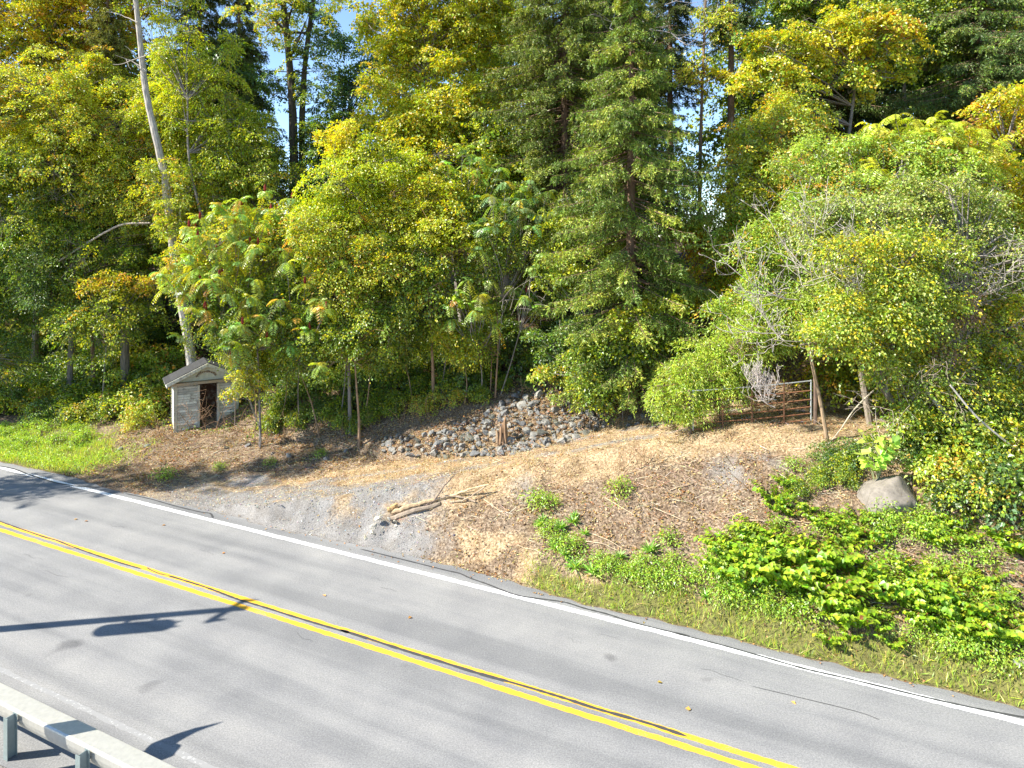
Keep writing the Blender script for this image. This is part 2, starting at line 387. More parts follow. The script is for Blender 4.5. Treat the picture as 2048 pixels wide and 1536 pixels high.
tar_line(g, [Z4(*q) for q in [(0, 727), (150, 775), (350, 840), (560, 905), (800, 980), (1050, 1050), (1300, 1125), (1500, 1190), (1800, 1275), (2030, 1352)]], .045)
tar_line(g, [Z4(*q) for q in [(120, 255), (300, 300), (500, 350), (620, 380), (700, 398), (760, 425), (860, 460), (930, 488), (1000, 515), (1080, 535), (1200, 550), (1320, 568), (1430, 602), (1560, 635), (1700, 680), (1850, 720), (2048, 765)]], .028)
tar_line(g, [Z8(*q) for q in [(0, 748), (250, 810), (500, 880), (760, 955), (1000, 1010), (1250, 1070), (1500, 1130), (1800, 1195), (2100, 1250)]], .03)
tar_line(g, [road_px(x, y) for x, y in [(250, 987), (300, 998), (350, 1012), (400, 1024), (420, 1027), (426, 1036)]], .03)
tar_line(g, [road_px(x, y) for x, y in [(-40, 928), (20, 936), (60, 950), (110, 965), (150, 972), (200, 975)]], .04)
tar_line(g, [road_px(x, y) for x, y in [(1500, 1372), (1700, 1420), (1760, 1440)]], .008)
for k in range(16):                            # short hairline cracks
    s = rng.uniform(-30, 3); n = rng.choice([rng.normal(16.2, .5), rng.normal(12.9, .5), rng.normal(11.0, .6)])
    L = rng.uniform(.3, 1.3); pts = [sn2xy(s + L * t, n + rng.normal(0, .04)) for t in np.linspace(0, 1, 5)]
    tar_line(g, pts, rng.uniform(.002, .004))
tag(g.build('tar_seal_lines', M_TAR), kind='structure')
# ------------------------------------------------------------------ shelter with a gabled front
YAW = R(30); ft = np.array([math.cos(YAW), math.sin(YAW), 0]); fb_ = np.array([-math.sin(YAW), math.cos(YAW), 0]); UP = np.array([0, 0, 1.])
fl = G(350, 866); SH0 = fl.copy(); SH0[2] -= .05
Wd, Dp, Hh, Rh = 2.85, 1.35, 2.38, .86
shed = empty('roadside_shelter', SH0, 'small weathered white clapboard shelter with gabled front and open dark doorway', 'shelter')
def SP(a, b_, c): return ft * a + fb_ * b_ + UP * c      # local to the shelter's Empty
AX = np.array([ft, fb_, UP])
def clap(g, a0, a1, z0, z1, side, col):
    """clapboards on a wall; side 'f' front, 'l' left, 'r' right, 'b' back"""
    z = z0; k = 0
    while z < z1 - .01:
        h = min(.106, z1 - z); cc = np.array(col) * rng.uniform(.6, 1.12); o0, o1 = .034, .004
        if side == 'f': q = [SP(a0, -o0, z), SP(a1, -o0, z), SP(a1, -o1, z + h), SP(a0, -o1, z + h)]; inn = fb_ * .03
        if side == 'b': q = [SP(a0, Dp + o0, z), SP(a1, Dp + o0, z), SP(a1, Dp + o1, z + h), SP(a0, Dp + o1, z + h)]; inn = -fb_ * .03
        if side == 'l': q = [SP(-o0, a0, z), SP(-o0, a1, z), SP(-o1, a1, z + h), SP(-o1, a0, z + h)]; inn = ft * .03
        if side == 'r': q = [SP(Wd + o0, a0, z), SP(Wd + o0, a1, z), SP(Wd + o1, a1, z + h), SP(Wd + o1, a0, z + h)]; inn = -ft * .03
        prism(g, q, np.zeros(3), inn, cc)
        z += .125; k += 1
CRE = (.74, .72, .62); DIRT = (.33, .30, .23)
m, nt, b = mat('clapboard_paint', .7); a = attr(nt); w1 = noise(nt, 3.5, 6, .75); w2 = noise(nt, 16, 4, .7)
cc = mix(nt, ramp(nt, w1, [(.5, (0, 0, 0)), (.62, (1, 1, 1))]), a.outputs['Color'], mix(nt, ramp(nt, w2, [(.4, (0, 0, 0)), (.6, (1, 1, 1))]), (.2, .18, .14), (.40, .37, .29)))
nt.links.new(cc, b.inputs['Base Color']); bump(nt, b, w2, .3, .01); M_CLAP = m
dl, dr = 1.05, 1.95
for side, spans in (('front_wall', [('f', .09, dl), ('f', dr, Wd - .09)]), ('side_wall', [('l', 0, Dp)]), ('side_wall', [('r', 0, Dp)]), ('back_wall', [('b', 0, Wd)])):
    g = Geo()
    for sd, p0, p1 in spans:
        clap(g, p0, p1, .02, Hh - .02, sd, CRE)
        if sd == 'f': box(g, SP((p0 + p1) / 2, .05, Hh / 2), (p1 - p0, .03, Hh - .06), AX, (.05, .03, .02))  # near-black backing colours the gaps between boards as shadow lines
        if sd == 'l': box(g, SP(.055, Dp / 2, Hh / 2), (.03, Dp - .1, Hh - .06), AX, (.10, .045, .025))
        if sd == 'r': box(g, SP(Wd - .055, Dp / 2, Hh / 2), (.03, Dp - .1, Hh - .06), AX, (.10, .045, .025))
        if sd == 'b': box(g, SP(Wd / 2, Dp - .055, Hh / 2), (Wd - .2, .03, Hh - .06), AX, (.10, .045, .025))
    g.build(side, M_CLAP, shed)
for a_, b__ in ((0, 0), (Wd, 0), (0, Dp), (Wd, Dp)):
    g = Geo(); box(g, SP(a_ + (.045 if a_ == 0 else -.045) * 1.0 - (.03 if a_ == 0 else -.03), b__ - (.03 if b__ == 0 else -.03), Hh / 2), (.16, .10, Hh), AX, (.5, .48, .38)); g.build('corner_board', M_CLAP, shed)
for x0 in (dl, dr):
    g = Geo(); box(g, SP(x0 + (.0 if x0 == dl else 0), -.035, Hh / 2 - .05), (.11, .12, Hh - .1), AX, (.52, .50, .42)); g.build('door_jamb', M_CLAP, shed)
ov = .42
g = Geo(); box(g, SP(Wd / 2, -.14, Hh + .05), (Wd + 2 * ov - .06, .30, .12), AX, (.40, .30, .2)); g.build('lintel_beam', M_CLAP, shed)
g = Geo(); tri = [SP(-ov + .1, -.05, Hh + .12), SP(Wd + ov - .1, -.05, Hh + .12), SP(Wd / 2, -.05, Hh + Rh - .08)]
prism(g, tri, np.zeros(3), fb_ * .05, (.58, .57, .46)); tri2 = [SP(-.02, Dp + .05, Hh + .0), SP(Wd + .02, Dp + .05, Hh), SP(Wd / 2, Dp + .05, Hh + Rh - .25)]
prism(g, tri2, np.zeros(3), -fb_ * .05, (.5, .48, .38)); ped = g.build('pediment', M_PLAIN, shed)
g = Geo(); rs = np.random.default_rng(3)      # rusty fan ornament, half hidden by leaves
for t in np.linspace(.35, 2.8, 15):
    r = .3; c = SP(Wd / 2 - .05 - r * math.cos(t) * 1.5, -.075, Hh + .2 + r * math.sin(t)); tube(g, [c, c + UP * .1 * rs.uniform(.6, 1.1) + ft * rs.uniform(-.06, .06), c + UP * .02 + ft * .1], [.02, .014, .008], 5, (.22, .12, .06))
g.build('fan_ornament', M_RUST, ped)
sl_ = math.atan2(Rh, Wd / 2 + ov); lenr = math.hypot(Rh, Wd / 2 + ov)
for sgn in (-1, 1):                            # roof slopes, rakes and eave returns
    e = SP(Wd / 2 + sgn * (Wd / 2 + ov), 0, Hh + .12); p = SP(Wd / 2, 0, Hh + Rh + .12); dd = nrm(p - e); nn = nrm(np.cross(dd, fb_)) * sgn; nn = nn if nn[2] > 0 else -nn
    g = Geo(); box(g, (e + p) / 2 + fb_ * (Dp / 2 - .14) + nn * .02, (lenr + .06, Dp + .34, .035), np.array([dd, fb_, nn]), (.13, .13, .13))
    for k in range(7):
        box(g, e + dd * (lenr * (k + .5) / 7) + fb_ * (Dp / 2 - .14) + nn * (.042 + .004 * (k % 2)), (lenr / 7 + .03, Dp + .36, .012), np.array([dd, fb_, nn]), np.array((.045, .045, .045)) * rng.uniform(.8, 1.15))
    rf = g.build('roof_slope', M_STONE, shed)
    g = Geo(); box(g, (e + p) / 2 - fb_ * .37 - nn * .06, (lenr, .045, .15), np.array([dd, fb_, nn]), (.62, .6, .5)); box(g, (e + p) / 2 - fb_ * .2 - nn * .15, (lenr - .1, .3, .02), np.array([dd, fb_, nn]), (.5, .48, .38))
    g.build('rake_board', M_CLAP, rf)
    g = Geo(); box(g, SP(Wd / 2 + sgn * (Wd / 2 + ov - .05), Dp / 2 - .06, Hh + .02), (.05, Dp + .55, .16), AX, (.62, .62, .58)); box(g, SP(Wd / 2 + sgn * (Wd / 2 + ov / 2 - .02), Dp / 2 - .02, Hh - .01), (ov - .1, Dp + .3, .02), AX, (.52, .5, .4))
    g.build('eave_board', M_CLAP, rf)
g = Geo(); box(g, SP(Wd / 2, Dp / 2, .06), (Wd - .15, Dp - .15, .05), AX, (.1, .06, .04)); box(g, SP(Wd / 2, Dp - .35, .48), (Wd - .4, .35, .04), AX, (.16, .08, .045)); g.build('floor_and_bench', M_BARK, shed)

# ------------------------------------------------------------------ field gate
ga = G(1386, 868); gb = G(1622, 848); ga_ = P(1386, 840, ga[1]); gt = nrm(gb - ga); glen = np.linalg.norm(gb - ga)
gate = empty('field_gate', ga, 'rusty tubular steel farm gate closed across the upper driveway', 'gate')
HG = 1.30; hv = np.array([0, 0, HG]); off0 = np.array([0, 0, .14])
for k, tz in enumerate([0, .16, .33, .52, .75, 1.0]):
    g = Geo(); c = (.30, .27, .24) if k == 5 else (.22, .10, .05)
    q = np.array([gt * glen * t + off0 + hv * tz + UP * (-.03 * math.sin(t * math.pi)) for t in np.linspace(0, 1, 9)])
    tube(g, q, .022, 8, (.5, .52, .52) if k == 5 else c)
    g.build('top_rail' if k == 5 else 'rail', M_METAL if k == 5 else M_RUST, gate)
for t, nm in ((0, 'end_stile'), (1, 'end_stile'), (.25, 'brace'), (.5, 'brace'), (.77, 'brace')):
    g = Geo(); x = gt * glen * t + off0 + np.array([0, -.028 if 0 < t < 1 else 0, 0])
    if nm == 'brace': box(g, x + hv / 2, (.045, .012, HG), np.array([gt, np.cross(UP, gt), UP]), (.2, .1, .055))
    else: tube(g, [x - UP * .03, x + hv + UP * .03], .025, 8, (.55, .6, .6))
    g.build(nm, M_METAL if nm != 'brace' else M_RUST, gate)
for t, lb in ((-.03, 'gate post half hidden in leaves where the rusty gate is hinged'), (1.035, 'gate post at the latch end of the rusty gate')):
    p = ga + gt * glen * t; p[2] = float(zt(p[0], p[1])); g = Geo()
    tube(g, [[0, 0, -.2], [.01, 0, .7], [0, .01, 1.5]], [.07, .068, .065], 10, (.16, .11, .08), .03)
    o = g.build('gate_post', M_BARK); o.location = p; tag(o, lb, 'post', 'posts of the farm gate')

# ------------------------------------------------------------------ guide rail beside the road
RN = 8.38
def snp(s, n, z): x, y = sn2xy(s, n); return np.array([x, y, z])
org = snp(-20, RN, 0)
rail = empty('guide_rail', org, 'galvanised steel guide rail along the near edge of the road', 'guardrail')
u3 = np.array([*U, 0]); n3 = np.array([*N, 0])
prof = [(.12, .77), (.10, .785), (-.24, .80), (-.275, .79), (-.285, .765), (-.285, .66), (-.27, .58), (-.235, .50), (-.18, .43), (-.10, .38), (.02, .37), (.10, .39), (.12, .43)]
pr = [u3 * 0 + n3 * (a - .06) + UP * (z - .02) for a, z in prof]
g = Geo(); s0, s1 = -60, 25
pts = np.array([[a * n3 + z * UP for a, z in [(p[0] - .05, p[1] - .02) for p in prof]]])[0]
ss_ = np.arange(s0, s1 + .1, 1.0); k = len(pts); vv = np.concatenate([pts + u3 * (s + 20) + UP * .004 * rng.normal() for s in ss_])
i = np.arange(k); j = (i + 1) % k
ff = np.concatenate([np.stack([i, j, j + k, i + k], 1) + q * k for q in range(len(ss_) - 1)]); g.add(vv, ff, (.62, .60, .53))
g.build('beam', M_METAL, rail, smooth=False)
sp0 = -14.6
for q in range(-8, 9):
    s = sp0 + q * 2.2; b0 = u3 * (s + 20) + n3 * (-.47)
    g = Geo()
    H_ = .80; zc = (H_ - .5) / 2
    box(g, b0 + UP * zc, (.012, .17, H_ + .5), np.array([u3, n3, UP]), (.34, .40, .38))
    for sg in (-1, 1): box(g, b0 + n3 * sg * .085 + UP * zc, (.13, .012, H_ + .5), np.array([u3, n3, UP]), (.36, .43, .41))
    g.build('post', M_METAL, rail)
    g = Geo(); tube(g, [b0 + n3 * .1 + UP * .62, b0 + n3 * .20 + UP * .62], .022, 8, (.4, .4, .38)); g.build('bolt', M_METAL, rail)

# ------------------------------------------------------------------ utility pole (out of frame, its shadow lies on the road) and an unseen snag added for its shadow
cot = 1 / math.tan(SUN_EL)
tip = np.array([-7.19, 18.96]); Hp = 10.2
pb = tip - Hp * cot * np.array([SDX, SDY]); pz = float(zt(pb[0], pb[1]))
pole = empty('utility_pole', (pb[0], pb[1], pz), 'tall wooden utility pole with transformer that shades the road', 'utility pole')
g = Geo(); tube(g, [[0, 0, -.3], [0, 0, 4], [0, 0, Hp - pz]], [.19, .17, .13], 14, (.2, .14, .09), .01); g.build('shaft', M_BARK, pole)
perp = np.array([SDY, -SDX, 0]); zt_ = Hp - pz
g = Geo(); tube(g, [perp * .52 + UP * (zt_ - 2.9), perp * .52 + UP * (zt_ - 2.85), perp * .52 + UP * (zt_ - 1.65), perp * .52 + UP * (zt_ - 1.55)], [.2, .29, .29, .2], 18, (.35, .36, .36)); tk = g.build('transformer', M_METAL, pole)
for zz in (2.5, 1.9):
    g = Geo(); box(g, perp * .22 + UP * (zt_ - zz), (.3, .08, .06), np.array([perp, [SDX, SDY, 0], UP])); g.build('bracket', M_METAL, tk)
for sg in (-.12, .12):
    g = Geo(); tube(g, [perp * (.52 + sg) + UP * (zt_ - 1.6), perp * (.52 + sg) + UP * (zt_ - 1.3)], [.05, .03], 8, (.3, .2, .15)); g.build('bushing', M_METAL, tk)
g = Geo(); box(g, UP * (zt_ - .45) + np.array([*U, 0]) * .1, (1.3, .1, .12), np.array([n3, u3, UP]), (.2, .14, .09)); g.build('crossarm', M_BARK, pole)
for sg in (-.55, 0, .55):
    g = Geo(); c = UP * (zt_ - .38) + n3 * sg + u3 * .1; tube(g, [c, c + UP * .1, c + UP * .26], [.05, .07, .03], 8, (.4, .35, .3)); g.build('insulator', M_METAL, pole)
g = Geo()
def tosh(px, py, z): # where a point of height z stands if its shadow falls at that place on the road
    x, y = road_px(px, py); return np.array([x - z * cot * SDX, y - z * cot * SDY, z])
base = np.array([-12.6, 11.6, float(zt(-12.6, 11.6)) - .2])  # added off-frame caster, its curve shaped from the shadow wanted on the road
tube(g, smooth_path([base, tosh(250, 1525, 2.5), tosh(320, 1492, 3.0), tosh(380, 1464, 3.6), tosh(445, 1444, 4.3)], 6), np.linspace(.3, .012, 25) * np.concatenate([np.ones(13), np.linspace(1, .9, 12)]), 10, (.2, .17, .14), .04)

o = g.build('shadow_snag', M_BARK, origin=base); o.location = base; tag(o, 'broken leaning dead trunk added out of view to shade the road', 'dead tree')

# ------------------------------------------------------------------ stones
def rock_geo(g, c, r, col, k=3, seed=None, flat=.8, cut=7):
    """an angular stone: icosphere cut by random planes"""
    rs = np.random.default_rng(seed) if seed is not None else rng
    v, f = ICO[k]; v = v.copy()
    for _ in range(cut):
        n_ = nrm(rs.normal(size=(1, 3)))[0]; h = rs.uniform(.42, .8); d = v @ n_ - h; v = v - np.maximum(d, 0)[:, None] * n_ * 1.0
    s = np.array([1, rs.uniform(.65, .95), rs.uniform(.5, .85) * flat / .8]); v = v * s
    v = v + .012 * rs.normal(size=v.shape); g.add(v * r + c, f, col)
def ico(sub):
    import bmesh
    bm = bmesh.new(); bmesh.ops.create_icosphere(bm, subdivisions=sub, radius=1); bm.verts.ensure_lookup_table()
    v = np.array([x.co[:] for x in bm.verts]); f = np.array([[q.index for q in x.verts] for x in bm.faces]); bm.free(); return v, f
ICO = {1: ico(1), 2: ico(2), 3: ico(3), 4: ico(4)}
rocks = []
for q in range(9):
    g = Geo(); rock_geo(g, np.zeros(3), 1.0, np.array([(.18, .178, .165), (.24, .23, .20), (.14, .14, .135), (.46, .42, .34), (.15, .15, .12)][q % 5]), 3, 100 + q, cut=16)
    me = g.build('fieldstone', M_STONE); rocks.append(me.data); bpy.data.objects.remove(me)
def put_rock(p, r, lb, grp, var=None, sink=.3):
    o = bpy.data.objects.new('fieldstone', rocks[random.choice([0, 1, 2, 4, 5, 6, 7]) if var is None else var]); C.objects.link(o)
    o.location = (p[0], p[1], p[2] + r * (.5 - sink)); o.scale = (r * random.uniform(.85, 1.2), r * random.uniform(.8, 1.1), r * random.uniform(.7, 1))
    o.rotation_euler = (random.uniform(-.5, .5), random.uniform(-.5, .5), random.uniform(0, 6.3)); tag(o, lb, 'stone', grp)
rs = np.random.default_rng(5); n_put = 0; spots = []
tries = 0
while n_put < 275 and tries < 12000:
    tries += 1
    px = rs.uniform(765, 1215); py = rs.uniform(785, 925)
    lo = np.interp(px, [765, 850, 1000, 1080, 1150, 1215], [905, 918, 915, 900, 880, 855]); up_ = np.interp(px, [765, 860, 950, 1000, 1040, 1110, 1160, 1215], [875, 870, 838, 812, 782, 785, 808, 840])
    if not up_ < py < lo: continue
    p = G(px, py); r = rs.choice([.13, .17, .21, .26, .32], p=[.1, .25, .3, .22, .13]) * rs.uniform(.9, 1.2)
    if px < 900: r *= 1.1
    if any((p[0] - q[0]) ** 2 + (p[1] - q[1]) ** 2 < ((r + q[3]) * .5) ** 2 for q in spots): continue
    spots.append((*p, r)); n_put += 1
    vi = rs.choice([0, 1, 1, 4, 5, 6, 6, 2]); sw = 'small' if r < .16 else 'large' if r > .24 else 'middling'; cw = ['grey', 'pale grey', 'dark grey', '', 'mossy grey'][vi % 5]
    if px < 880: lb = 'at the low thin end of the pile'
    elif py < 830: lb = 'high on the shaded pile'
    elif px > 1120: lb = 'at the upper driveway end of the pile'
    elif abs(px - 1005) < 45: lb = 'packed around the stump'
    elif py > lo - 22: lb = 'along the foot of the pile'
    else: lb = 'in the middle of the pile'
    put_rock(p, r, f'{sw} {cw} stone {lb}', 'stones of the pile beside the driveway', vi)
for px, py, r in [(1262, 838, .2), (1275, 850, .17), (1288, 833, .22), (1305, 845, .16), (1318, 836, .18), (1258, 852, .14), (1332, 848, .13)]:
    put_rock(G(px, py), r, 'grey stone under the spruce in the short row near the gate', 'stones under the spruce near the gate')
for (px, py, r), lb in zip([(497, 893, .22), (452, 897, .16), (545, 908, .14), (578, 912, .2), (655, 920, .2), (690, 905, .16), (295, 893, .22), (240, 900, .18)],
    ['rounded grey stone in the leaf litter below the shelter corner', 'small flat stone half buried in litter in front of the shelter', 'small stone in brown litter halfway from shelter to driveway', 'mossy stone in brown litter above the straw strip',
     'flat pale stone in the litter near the driveway shade', 'stone at the foot of the leafy saplings left of the pile', 'flat bluish slab in the litter by the shelter', 'low flat stone beside the green verge']):
    put_rock(G(px, py), r, lb, None)
# cairn of stones at the end of the cut logs
def at(px, py, dz=0):
    p = G(px, py); p[2] += dz; return p
cb = G(762, 1062)
for (px, py, r, dz), lb in zip([(757, 1030, .17, .02), (748, 1045, .19, 0), (768, 1050, .15, 0), (790, 1035, .12, .02), (745, 1058, .17, 0), (778, 1030, .12, .02), (793, 1045, .12, 0)],
    ['large pale stone on top of the small cairn by the logs', 'tan stone on the gravel side of the cairn by the logs', 'square faced grey stone in front of the cairn by the logs', 'small stone at the log side of the cairn',
     'lowest grey stone of the cairn on the gravel', 'brown stone wedged under the cut log end', 'small low stone in front of the log end']):
    p = G(px, 1052 if py < 1050 else py + 6); d = p[1]; put_rock(P(px, py + 8, d - .02 * (1060 - py) * 0), r * 1.1, lb, 'stones of the small cairn', 3 if px < 775 else 8, sink=.4)
# boulder
bp = G(1808, 1030); g = Geo(); v, f = ICO[4]; v = v.copy(); rs = np.random.default_rng(12)
for n_, h in [((-.3, -.6, .75), .62), ((.6, -.5, .65), .6), ((-.6, .1, .8), .66), ((-.75, -.35, .55), .68), ((.3, -.8, .5), .72), ((.8, -.2, .45), .7), ((-.2, .3, .9), .8), ((0, -.98, -.1), .7), ((-.95, 0, .1), .85)]:
    n_ = nrm(np.array([n_]))[0]; d = v @ n_ - h; v = v - np.maximum(d, 0)[:, None] * n_ * .9
v = v * np.array([.98, .85, .8]); v += .07 * np.stack([fbm(v[:, 0] * 3 + 5 * k_, v[:, 1] * 3 + v[:, 2] * 2, k_) for k_ in range(3)], 1)
g.add(v, f, (.20, .175, .145)); o = g.build('boulder', M_STONE, smooth=True); o.location = (bp[0], bp[1] + .55, bp[2] + .13); o.rotation_euler = (0, .12, .1)
tag(o, 'large smooth pale grey boulder on the bank below the shrubs', 'boulder')
st_ = at(2040, 1330); put_rock(st_, .2, 'pale angular stone low on the bank at the edge of the grass', None, 3)

# splintered stump
sp_ = G(1005, 893); g = Geo(); rs = np.random.default_rng(4)
for k_ in range(9):
    a_ = k_ / 9 * 6.28; h = [1.25, 1.2, .95, .6, .5, .72, .85, .5, 1.1][k_] * .95; bx_ = np.array([math.cos(a_) * .12, math.sin(a_) * .09, 0])
    tube(g, [bx_ * 1.5 - UP * .1, bx_ * 1.05 + UP * h * .5, bx_ * .9 + UP * h * .9, bx_ + UP * h], [.085, .07, .045, .012], 6, np.array((.24, .15, .085)) * rs.uniform(.7, 1.25), .06)
tube(g, [[-.2, -.05, -.1], [-.2, -.05, .5], [-.23, -.06, .66]], [.08, .065, .02], 6, (.36, .25, .15), .05)
o = g.build('broken_stump', M_BARK); o.location = sp_; tag(o, 'splintered brown tree stump standing among the piled stones', 'stump')

# cut logs and poles lying on the bank
LB = [('cut_log', [(785, 1026, .02), (830, 1010, .05), (870, 1000, .08), (905, 992, .05)], .085, (.40, .29, .17), 'thick cut log lying upper side of the log bundle'),
      ('cut_log', [(783, 1038, .0), (830, 1022, .02), (880, 1008, .03)], .10, (.24, .19, .14), 'dark grey cut log under the others beside the cairn'),
      ('cut_log', [(776, 1021, .14), (796, 1008, .18)], .095, (.42, .27, .12), 'short orange log stub crossing the bundle end'),
      ('pole', [(880, 998, .05), (930, 982, .25), (978, 968, .5)], .04, (.55, .42, .24), 'long pale peeled pole raised above the bank'),
      ('pole', [(900, 1005, .05), (935, 997, .15), (975, 970, .48)], .028, (.36, .28, .19), 'thin crooked pole meeting the peeled pole at its tip'),
      ('pole', [(848, 1012, .1), (868, 1000, .15), (886, 975, .55), (909, 951, .95)], .024, (.16, .12, .1), 'dark thin stick standing up from the log bundle'),
      ('pole', [(868, 999, .12), (905, 992, .12), (950, 1003, .08)], .04, (.30, .23, .16), 'short bent branch across the middle of the bundle')]
for nm, pts, r, col, lb in LB:
    g = Geo(); base_d = G(870, 1035)[1]; q = []
    for px, py, dz in pts:
        gp = G(px, py + dz * 55); q.append(P(px, py, gp[1]))
    q = smooth_path(q, 6); q += .012 * rng.normal(size=q.shape); tube(g, q, np.linspace(r, r * .7, len(q)), 8, col, .05)
    o = g.build(nm, M_BARK, origin=q[0]); o.location = q[0]; tag(o, lb, 'log' if nm == 'cut_log' else 'branch', 'cut wood beside the cairn')
sticks = [(1170, 1085, 1235, 1105), (1035, 1095, 1090, 1115), (1340, 985, 1385, 970), (1210, 1000, 1270, 1035), (1310, 1020, 1375, 1048), (1180, 1070, 1245, 1100), (1500, 1045, 1640, 1052), (1900, 1150, 1990, 1135), (968, 1003, 1010, 1032), (1430, 1075, 1500, 1062)]
for k_, (x0, y0, x1, y1) in enumerate(sticks):
    a_ = at(x0, y0, .03); b_ = at(x1, y1, .03); g = Geo(); q = np.array([a_ * (1 - t) + b_ * t for t in np.linspace(0, 1, 7)]); q[:, 2] = np.maximum(zt(q[:, 0], q[:, 1]) + .03, q[:, 2]) + .02 * rng.random(7)
    tube(g, q, np.linspace(.018, .01, 7), 5, (.48, .37, .24)); o = g.build('fallen_stick', M_BARK, origin=q[0]); o.location = q[0]; tag(o, 'thin pale dead stick lying on the litter of the bank', 'stick', 'dead sticks on the bank')
#PART3
# ------------------------------------------------------------------ foliage builders
YG = (.36, .385, .018); LG = (.29, .355, .055); GR = (.16, .24, .022); DG = (.075, .125, .02); YE = (.52, .43, .018); ORG = (.50, .29, .03); BG = (.10, .18, .07); OL = (.2, .22, .035); BR = (.3, .14, .05)
def palette(n, mixv, clump=None):
    """mixv: list of (weight, colour); clump: per-leaf clump number so that neighbours are alike"""
    w = np.array([q[0] for q in mixv], float); w /= w.sum(); cols = np.array([q[1] for q in mixv]); cw = np.cumsum(w)
    if clump is None: u = rng.random(n)
    else:
        k = clump.max() + 1; uc = rng.random(k); u = np.clip(uc[clump] + rng.normal(0, .17, n), 0, .9999)
    i = np.minimum(np.searchsorted(cw, u), len(w) - 1)
    v = np.exp(rng.normal(0, .22, n))
    c = cols[i] * v[:, None]; c *= np.exp(rng.normal(0, .1, (n, 3)))
    return np.clip(c, 0, .9)

def blob_points(cen, rad, n, seedd, shell=.42, cover=None):
    """points in a lumpy ellipsoid"""
    d = rdir(n); L = rdir(16); a = rng.uniform(-.5, .5, 16); m = np.ones(n)
    for k in range(16): m += a[k] * np.clip((d @ L[k] - .55) / .45, 0, 1)
    r = rng.random(n) ** shell * m
    return cen + d * r[:, None] * rad, d, r
def spray(g, pc, out, K, rc, L, W, mixv, droop=.35, upw=1.0, lf=leaf4, fold=.22, jit=.07, heart=None):
    """tiers of leaves: discs of K leaves round the points pc, tilted outwards"""
    n = len(pc); h = out.copy(); h[:, 2] *= .4
    nc = nrm(np.array([0, 0, upw]) + .75 * h + .38 * rng.normal(size=(n, 3)))
    e1 = nrm(np.cross(nc, rdir(n))); e2 = np.cross(nc, e1)
    ci = np.repeat(np.arange(n), K); M = n * K; th = rng.random(M) * 2 * np.pi; rr = rng.random(M) ** .6
    rcc = np.repeat(rc * rng.uniform(.65, 1.25, n), K)
    rad = e1[ci] * np.cos(th)[:, None] + e2[ci] * np.sin(th)[:, None]
    c = pc[ci] + rad * (rr * rcc)[:, None] + nc[ci] * rng.normal(0, jit, M)[:, None]
    c[:, 2] -= droop * rcc * rr ** 2
    d = nrm(rad + .5 * out[ci] + np.array([0, 0, -.55]) + .5 * rng.normal(size=(M, 3)))
    nn = nrm(nc[ci] + .5 * rng.normal(size=(M, 3)))
    s = np.exp(rng.normal(0, .2, M)); col = palette(M, mixv, ci)
    if heart is not None: lf(g, c, d, nn, L * s, W * s, fold, col, heart)
    else: lf(g, c, d, nn, L * s, W * s, fold, col)
def limb_set(gb, trunk_pts, blobs, pcs, r0, col, twig=.012, nl=9):
    """limbs from the trunk into each blob and twigs out to the clumps"""
    for (cen, rad), pc in zip(blobs, pcs):
        dist = np.linalg.norm(trunk_pts - (cen - np.array([0, 0, .5]) * rad), axis=1); t0 = trunk_pts[np.argmin(dist + .0)]
        n_l = max(2, min(nl, int(nl * len(pc) / 45))); ends = cen + rdir(n_l) * rad * rng.uniform(.45, .8, (n_l, 1)); lp = []
        for e in ends:
            m = t0 * .45 + e * .55 + rng.normal(size=3) * .12 * rad; m[2] += .1 * rad[2]
            q = smooth_path([t0, m, e], 4); r = min(r0 * .4, .022 + .028 * float(rad[0])) * rng.uniform(.5, 1); tube(gb, q, np.linspace(r, r * .25, len(q)), 5, col, .05, cap=False); lp.append(q[2:])
        lp = np.concatenate(lp)
        if len(pc) and twig > 0:
            D = ((pc[:, None, :] - lp[None]) ** 2).sum(-1); a_ = lp[D.argmin(1)]; mid = (a_ + pc) / 2 + rng.normal(size=pc.shape) * .12
            segs(gb, a_, mid, twig, twig * .75, 3, col); segs(gb, mid, pc, twig * .75, twig * .35, 3, col)

